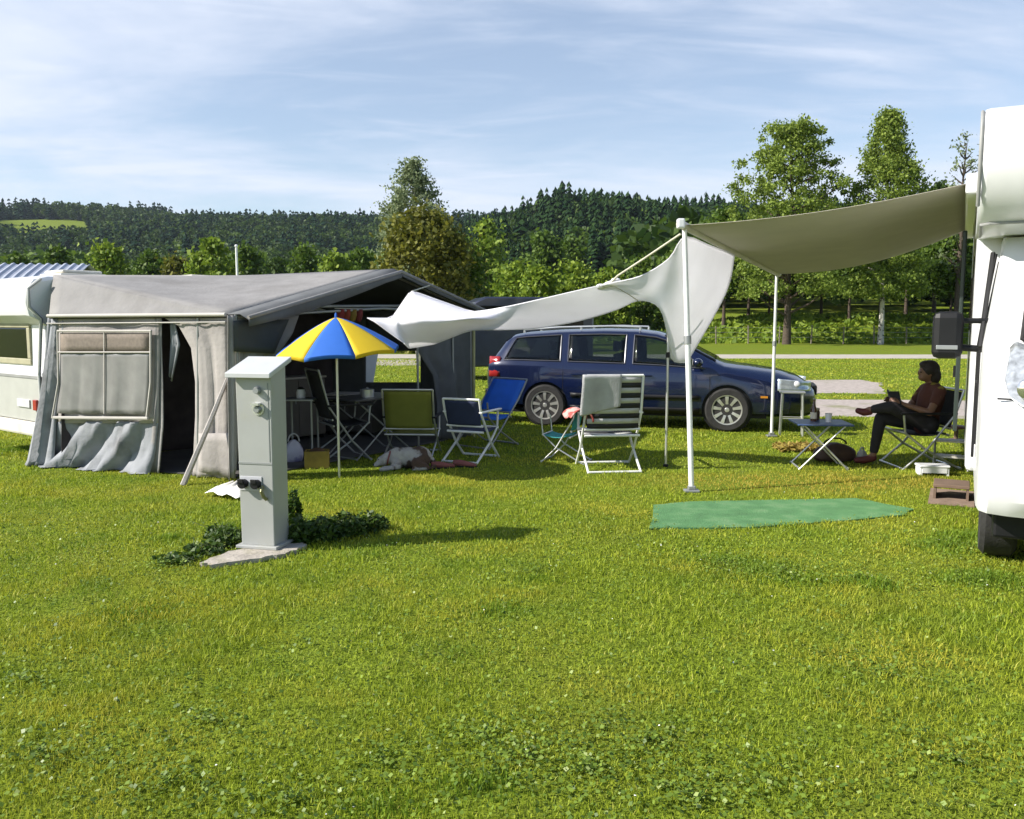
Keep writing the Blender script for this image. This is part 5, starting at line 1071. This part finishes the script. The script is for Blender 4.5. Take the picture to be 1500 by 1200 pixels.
for s in (-1, 1):
    for nm, xa, xb, xa1, xb1 in WIN:
        P = [[side(lerp(lerp(xa, xa1, q / 8), lerp(xb, xb1, q / 8), k / 12), .07 + .84 * q / 8, s) for k in range(13)] for q in range(9)]
        wo = ob(nm, MB().grid(P), M_cglass, car, smooth=180, solid=.004)
        bd = P[0] + [r[-1] for r in P[1:]] + P[-1][::-1][1:] + [r[0] for r in P[::-1][1:]]; mb = MB(); mb.tube(bd, .010, 5); ob("window_frame", mb, M_frame, wo)
    for xa in (-.08, -1.07, 1.10):
        mb = MB(); zz = [lerp(.30, belt(xa) - .03, k / 8) for k in range(9)]; mb.tube([lower(xa + (0 if xa > -1 else .0), z, s, .0005) for z in zz], .004, 5); ob("door_seam", mb, M_black, car)
    mb = MB(); mb.grid([[lower(x, z, s, .012) for z in (.46, .49, .52)] for x in np.linspace(-.95, .95, 20)]); ob("door_moulding", mb, M_black, car, smooth=180, solid=.012)
    mb = MB(); mb.grid([[lower(x, z, s, .008) for z in (.25, .30, .33)] for x in np.linspace(-.96, .96, 20)]); ob("sill", mb, M_black, car, smooth=180, solid=.012)
    for x in (.10, -.92):
        mb = MB(); q = lower(x, .80, s, .02); mb.box(q[0] - .02, q[1] - .012, .785, q[0] + .17, q[1] + .012, .812); ob("door_handle", mb, M_car, car, bevel=.008)
    mb = MB(); mb.tube([(x, s * .56, ztop(x) + .035) for x in (-1.75, -1.2, -.4, .05)], .016, 8)
    for x in (-1.75, -.85, .05): mb.tube([(x, s * .56, ztop(x) - .01), (x, s * .56, ztop(x) + .035)], .018, 8)
    ob("roof_rail", mb, M_alu, car, smooth=50)
    mb = MB(); mb.ell((.93, s * .97, 1.0), (.075, .09, .065)); mb.box(.9, s * .93 - .05, .93, .97, s * .93 + .02, .97); mo = ob("side_mirror", mb, M_car, car, smooth=60); 
    mb = MB(); mb.ell((.862, s * .97, 1.0), (.01, .075, .052)); ob("mirror_glass", mb, M_alu, mo, smooth=60)
    # head and tail lights follow the body
    P = [[lower(x, lerp(.60 + .02 * (2.2 - NX(x)), .74 + .12 * (2.2 - NX(x)), k / 5), s, .006) for k in range(6)] for x in np.linspace(2.04, 2.50, 9)]
    hl = ob("headlight", MB().grid(P), mat("headlight_glass", (.55, .60, .64), r=.08, m=.5, var=.25, scale=14, coat=1), car, smooth=180, solid=.01)
    mb = MB(); q = lower(2.30, .70, s, .012); mb.ell(q, (.05, .02, .045)); ob("lamp", mb, M_white, hl, smooth=60)
    P = [[(x, s * (halfw(x) * lerp(1., .93, k / 4) + .006), lerp(.74, 1.05, k / 4)) for k in range(5)] for x in np.linspace(-2.27, -2.08, 5)]
    ob("tail_light", MB().grid(P), mat("tail_red", (.28, .02, .02), r=.15, coat=.6), car, smooth=180, solid=.012)
    P = []
    mb = MB(); q = lower(1.86, .52, s, .004); mb.box(q[0] - .05, q[1] - .008, .50, q[0] + .05, q[1] + .006, .53); ob("side_repeater", mb, mat("amber", (.5, .2, .02), r=.2), car)
# windscreen and rear window on the crowned top
def topp(x, v, off): 
    h = sect(x); ys_ = [q[0] for q in h[9:]][::-1]; zs_ = [q[1] for q in h[9:]][::-1]; return (x, v, float(I(abs(v), ys_, zs_)) + off)
P = [[topp(x, v * (roofw(x) - .03), .010) for v in np.linspace(-1, 1, 15)] for x in np.linspace(.42, 1.17, 14)]; ob("windscreen", MB().grid(P), M_glass, car, smooth=180, solid=.006)
P = [[topp(x, v * (roofw(x) - .06), .012) for v in np.linspace(-1, 1, 11)] for x in np.linspace(-2.24, -1.97, 8)]; ob("tailgate_window", MB().grid(P), M_glass, car, smooth=180, solid=.006)
mb = MB(); mb.box(2.54, -.36, .52, 2.603, .36, .66); g_ = ob("grille", mb, M_black, car, bevel=.01)
mb = MB()
for k in range(4): mb.box(2.598, -.34, .535 + .03 * k, 2.61, .34, .545 + .03 * k)
ob("grille_bars", mb, M_alu, g_)
mb = MB(); mb.box(2.578, -.26, .36, 2.606, .26, .46); ob("number_plate", mb, M_white, car, bevel=.003)
mb = MB(); mb.box(-2.345, -.26, .62, -2.31, .26, .73); ob("number_plate", mb, M_white, car, bevel=.003)
mb = MB(); mb.box(-2.36, -.70, .40, -2.30, .70, .54); ob("rear_bumper", mb, M_black, car, bevel=.02)
mb = MB(); mb.box(-1.9, -.72, .19, 1.9, .72, .26); ob("underbody", mb, M_black, car)
mb = MB(); mb.tube([(-.05, 0, 1.47), (-.35, 0, 1.66)], .004, 5); mb.v = [(x - 1.2, y, z) for x, y, z in mb.v]; ob("aerial", mb, M_black, car)
for x in (XFr, XRr):
    for s in (-1, 1):
        ya, yb_ = s * .885, s * .67; mb = MB()
        mb.lathe([(.20, ya - s * .025), (.222, ya - s * .004), (.29, ya), (.315, ya - s * .02), (.32, (ya + yb_) / 2), (.315, yb_ + s * .02), (.29, yb_), (.05, yb_)], 40, (x, 0, .318), 'y'); w_ = ob("wheel", mb, M_blackrub, car, smooth=40)
        mb = MB(); mb.lathe([(.196, ya - s * .03), (.205, ya - s * .008), (.216, ya - s * .006), (.222, ya - s * .03), (.21, ya - s * .12), (.196, ya - s * .12)], 40, (x, 0, .318), 'y')
        for k in range(9):
            a = 6.283 * k / 9 + .2; ca_, sa_ = math.cos(a), math.sin(a); pts_ = []
            for r_, hw in ((.035, .020), (.12, .019), (.20, .026)): pts_.append((r_, hw))
            lo_ = [(x + r_ * ca_ - q * sa_, ya - s * .016 - s * (.02 if r_ < .1 else 0), .318 + r_ * sa_ + q * ca_) for r_, hw in pts_ for q in (-hw, hw)]; hi_ = [(a_, b_ - s * .03, c_) for a_, b_, c_ in lo_]
            b0 = len(mb.v); mb.add(lo_ + hi_, [(0, 1, 3, 2), (2, 3, 5, 4), (6, 8, 9, 7), (8, 10, 11, 9), (0, 2, 8, 6), (2, 4, 10, 8), (1, 7, 9, 3), (3, 9, 11, 5)])
        mb.lathe([(.001, ya - s * .02), (.03, ya - s * .022), (.045, ya - s * .035), (.05, ya - s * .07), (.001, ya - s * .07)], 24, (x, 0, .318), 'y'); rim_ = ob("rim", mb, mat("alloy", (.55, .54, .50), r=.35, m=.7, var=.1), w_, smooth=30); fixnormals(rim_)
        ob("brake_disc", MB().lathe([(.001, ya - s * .10), (.14, ya - s * .10), (.14, ya - s * .12), (.001, ya - s * .12)], 24, (x, 0, .318), 'y'), M_gsteel, w_, smooth=40)
        ob("arch_liner", MB().lathe([(.355, s * .59), (.355, s * .80)], 30, (x, 0, .32), 'y'), M_black, car, smooth=40)
# ------------------------------------------------------------------ organic bodies: capsules and ellipsoids joined by a voxel remesh
def organic(name, mb, m, parent=None, vox=.012, smo=6, label=None):
    o = ob(name, mb, m, parent); r = o.modifiers.new("remesh", 'REMESH'); r.mode = 'VOXEL'; r.voxel_size = vox; r.use_smooth_shade = True
    s = o.modifiers.new("smooth", 'SMOOTH'); s.iterations = smo; s.factor = .5; return o
def limb(mb, pts, rs, n=12):
    for p_, r_ in zip(pts, rs): mb.ell(p_, (r_, r_, r_), n=n, k=8)
    for i in range(len(pts) - 1): mb.tube([pts[i], pts[i + 1]], [rs[i], rs[i + 1]], n)
def hand(mb, wrist, dirv, up, size=.17, curl=.5, side_=1):
    d = Vector(dirv).normalized(); u = Vector(up); u = (u - d * u.dot(d)).normalized(); w = d.cross(u) * side_; W_ = Vector(wrist)
    limb(mb, [W_, W_ + d * size * .25, W_ + d * size * .48], [.024, .030, .030])
    for k, (off, ln) in enumerate(((-.026, .40), (-.009, .46), (.009, .43), (.026, .34))):
        b = W_ + d * size * .48 + w * off; q = ln * size / 1.0
        m1 = b + (d * math.cos(curl * .5) - u * math.sin(curl * .5)) * q * .5; m2 = m1 + (d * math.cos(curl * 1.5) - u * math.sin(curl * 1.5)) * q * .32; m3 = m2 + (d * math.cos(curl * 2.2) - u * math.sin(curl * 2.2)) * q * .22
        limb(mb, [b, m1, m2, m3], [.0095, .0088, .008, .007], 8)
    b = W_ + d * size * .2 - w * .028; limb(mb, [b, b + d * .03 - w * .022, b + d * .055 - w * .026 - u * .012], [.012, .010, .008], 8)
# ------------------------------------------------------------------ person in a folding chair under the awning
pp = G(1353, 688) + Vector((0, .24, 0))
chair("camping_chair", "black folding armchair with silver crossed legs under the seated person", pp, R(90), W=.56, sz=.40, bh=.86, dp=.46, lean=.14, frame=M_alu, fabric=M_blk, armz=.60, fr=.013)
per = thing("person", "person in dark red top and trousers sitting cross-legged with a dark book", "person", (pp.x, pp.y, 0), 0)
M_skin = mat("skin", (.21, .105, .062), r=.55, var=.06); M_shirt = mat("dark_red_top", (.085, .026, .016), r=.85, var=.15, bump=.2, bscale=30, dirt=(.26, .20, .03), dscale=6, dlo=.62, dhi=.66); M_trou = mat("dark_trousers", (.020, .017, .020), r=.85, var=.2, bump=.2, bscale=30); M_hair = mat("dark_hair", (.022, .013, .010), r=.6, var=.3, scale=40, bump=.4, bscale=80); M_shoe = mat("dark_red_shoe", (.10, .018, .018), r=.6, var=.15)
S = 1  # faces -x
hipL, hipR = (.10, .09, .47), (.10, -.09, .47); shL, shR = (.17, .17, .84), (.17, -.17, .84)
kneeL, ankL, toeL = (-.33, .12, .52), (-.40, .12, .09), (-.58, .12, .045)
kneeR, ankR, toeR = (-.30, -.10, .66), (-.47, .10, .615), (-.58, .14, .60)
body = MB()
limb(body, [hipL, hipR], [.10, .10]); limb(body, [(.11, 0, .48), (.13, 0, .62), (.16, 0, .76), (.165, 0, .83)], [.115, .115, .125, .10]); limb(body, [shL, (.165, 0, .86), shR], [.055, .075, .055])
limb(body, [(.165, 0, .86), (.135, 0, .955)], [.052, .048]); body.ell((.105, 0, 1.035), (.092, .072, .105)); body.ell((.06, 0, .985), (.052, .048, .045)); body.ell((.012, 0, 1.03), (.018, .012, .022))
body.ell((.035, 0, .985), (.02, .024, .010)); body.ell((.11, .073, 1.03), (.02, .012, .03)); body.ell((.11, -.073, 1.03), (.02, .012, .03)); body.ell((.028, .03, 1.052), (.014, .016, .008)); body.ell((.028, -.03, 1.052), (.014, .016, .008))
limb(body, [hipL, kneeL, (-.345, .12, .42), ankL], [.085, .055, .052, .034]); limb(body, [ankL, (-.50, .12, .05), toeL], [.036, .034, .024])
limb(body, [hipR, kneeR, (-.345, -.04, .655), ankR], [.085, .055, .052, .034]); limb(body, [ankR, (-.525, .12, .585), toeR], [.036, .034, .024])
elL, elR = (.03, .25, .62), (.03, -.25, .62); hL, hR = (-.20, .11, .70), (-.20, -.11, .70)
limb(body, [shL, elL, hL], [.050, .038, .024]); limb(body, [shR, elR, hR], [.050, .038, .024])
hand(body, hL, (-.8, -.1, .35), (0, .9, .4), curl=.7, side_=1); hand(body, hR, (-.8, .1, .35), (0, -.9, .4), curl=.7, side_=-1)
organic("body", body, M_skin, per, vox=.0085, smo=3)
sh_ = MB(); limb(sh_, [(.11, 0, .46), (.13, 0, .62), (.16, 0, .76), (.165, 0, .845)], [.128, .13, .14, .105]); limb(sh_, [shL, (.165, 0, .86), shR], [.066, .078, .066]); limb(sh_, [shL, (.10, .21, .73)], [.066, .058]); limb(sh_, [shR, (.10, -.21, .73)], [.066, .058]); sh_.ell((.11, 0, .50), (.135, .15, .09))
organic("shirt", sh_, M_shirt, per, vox=.011, smo=4)
tr = MB(); limb(tr, [hipL, hipR], [.112, .112]); limb(tr, [hipL, kneeL, (-.35, .12, .42), (-.39, .12, .16)], [.10, .07, .066, .05]); limb(tr, [hipR, kneeR, (-.345, -.04, .655), (-.43, .06, .627)], [.10, .07, .064, .05])
organic("trousers", tr, M_trou, per, vox=.011, smo=4)
for a, k, t_ in ((ankL, (-.50, .12, .048), toeL), (ankR, (-.525, .12, .585), toeR)):
    sm = MB(); limb(sm, [(a[0], a[1], a[2] - .02), k, t_], [.043, .043, .034]); organic("shoe", sm, M_shoe, per, vox=.009, smo=3)
hr = MB(); hr.ell((.13, 0, 1.07), (.105, .10, .105)); hr.ell((.175, 0, 1.0), (.075, .092, .10)); hr.ell((.10, 0, 1.125), (.085, .08, .045)); organic("hair", hr, M_hair, per, vox=.012, smo=3)
for s in (-1, 1): ob("eye", MB().ell((.020, s * .030, 1.04), (.008, .011, .007)), mat("eye", (.03, .02, .02), r=.2), per, smooth=60)
X = XF[per.name]; bk = thing("book", "dark open book held upright by the person in the folding armchair", "book", X @ Vector((-.29, 0, .72)), 0)
for s in (-1, 1):
    mb = MB(); mb.box(0, 0, -.09, .012, .15, .11, M=Matrix.Rotation(R(-14), 4, 'Y') @ Matrix.Rotation(R(-18) * s, 4, 'Z') @ Matrix.Diagonal((1, s, 1, 1))); o = ob("cover", mb, M_blk, bk); fixnormals(o)
    mb = MB(); mb.box(.013, .004, -.083, .022, .143, .103, M=Matrix.Rotation(R(-14), 4, 'Y') @ Matrix.Rotation(R(-18) * s, 4, 'Z') @ Matrix.Diagonal((1, s, 1, 1))); o = ob("pages", mb, M_trim, bk); fixnormals(o)
# ------------------------------------------------------------------ dog asleep on the grass
dp_ = G(595, 689) + Vector((0, .12, 0)); dog = thing("dog", "white dog with brown patches lying on the grass by the olive chair", "dog", (dp_.x, dp_.y, 0), R(4))
def dogmat():
    M = mat("dog_coat", (.38, .36, .33), r=.95, var=.12, scale=20, bump=.5, bscale=70, dirt=(.075, .045, .03), dscale=4.5, dlo=.50, dhi=.55); return M
M_dog = dogmat(); d = MB()
d.ell((.02, .02, .115), (.20, .115, .115)); d.ell((.13, .03, .12), (.135, .12, .12)); d.ell((-.10, .01, .12), (.12, .11, .115)); limb(d, [(-.15, 0, .13), (-.225, -.03, .115)], [.085, .062])
d.ell((-.262, -.045, .095), (.066, .058, .056)); limb(d, [(-.285, -.06, .082), (-.335, -.085, .058)], [.040, .026]); d.ell((-.345, -.09, .058), (.018, .018, .016))
for s, yy in ((1, .0), (-1, -.085)): limb(d, [(-.255, yy - .0, .135), (-.235, yy - .028 * (1 if s < 0 else -1), .11), (-.235, yy - .035 * (1 if s < 0 else -1), .075)], [.017, .02, .012], 8)
limb(d, [(-.12, -.08, .09), (-.09, -.13, .045), (-.21, -.17, .024), (-.27, -.175, .020)], [.05, .036, .022, .024]); limb(d, [(-.10, .0, .06), (-.16, -.10, .03), (-.26, -.12, .022)], [.04, .026, .022])
limb(d, [(.17, -.05, .10), (.10, -.13, .075), (.22, -.16, .034), (.12, -.18, .020), (.07, -.18, .019)], [.085, .058, .032, .022, .022]); limb(d, [(.26, .03, .09), (.31, -.03, .04), (.27, -.12, .022), (.17, -.15, .014)], [.035, .024, .018, .010])
organic("body", d, M_dog, dog, vox=.010, smo=4)
ob("nose", MB().ell((-.358, -.094, .060), (.010, .012, .010)), M_black, dog, smooth=60)
for yy in (-.082, -.022): ob("eye", MB().ell((-.305, yy + .0, .115), (.007, .007, .005)), M_black, dog, smooth=60)
cl = MB(); cl.tube([(-.20 + .02 * math.sin(a), -.02 + .075 * math.cos(a), .12 + .075 * math.sin(a)) for a in [6.283 * k / 16 for k in range(17)]], .009, 6); ob("collar", cl, M_red, dog, smooth=60)
hz = MB(); hz.box(-1700, -300, -1, 1700, 2800, 165); hzo = ob("haze", hz, mat("haze_air", (1, 1, 1))); tag(hzo, "thin blue air haze over the valley", "haze", kind="stuff")
hm = hzo.data.materials[0]; hn = hm.node_tree; hn.nodes.clear(); ho = hn.nodes.new("ShaderNodeOutputMaterial"); hv = hn.nodes.new("ShaderNodeVolumePrincipled")
hv.inputs["Color"].default_value = (.72, .84, 1, 1); hv.inputs["Density"].default_value = .00007; hv.inputs["Anisotropy"].default_value = .2; hn.links.new(hv.outputs[0], ho.inputs["Volume"])
build_trees(); build_forest(); build_grass(); build_tufts(); build_clover()
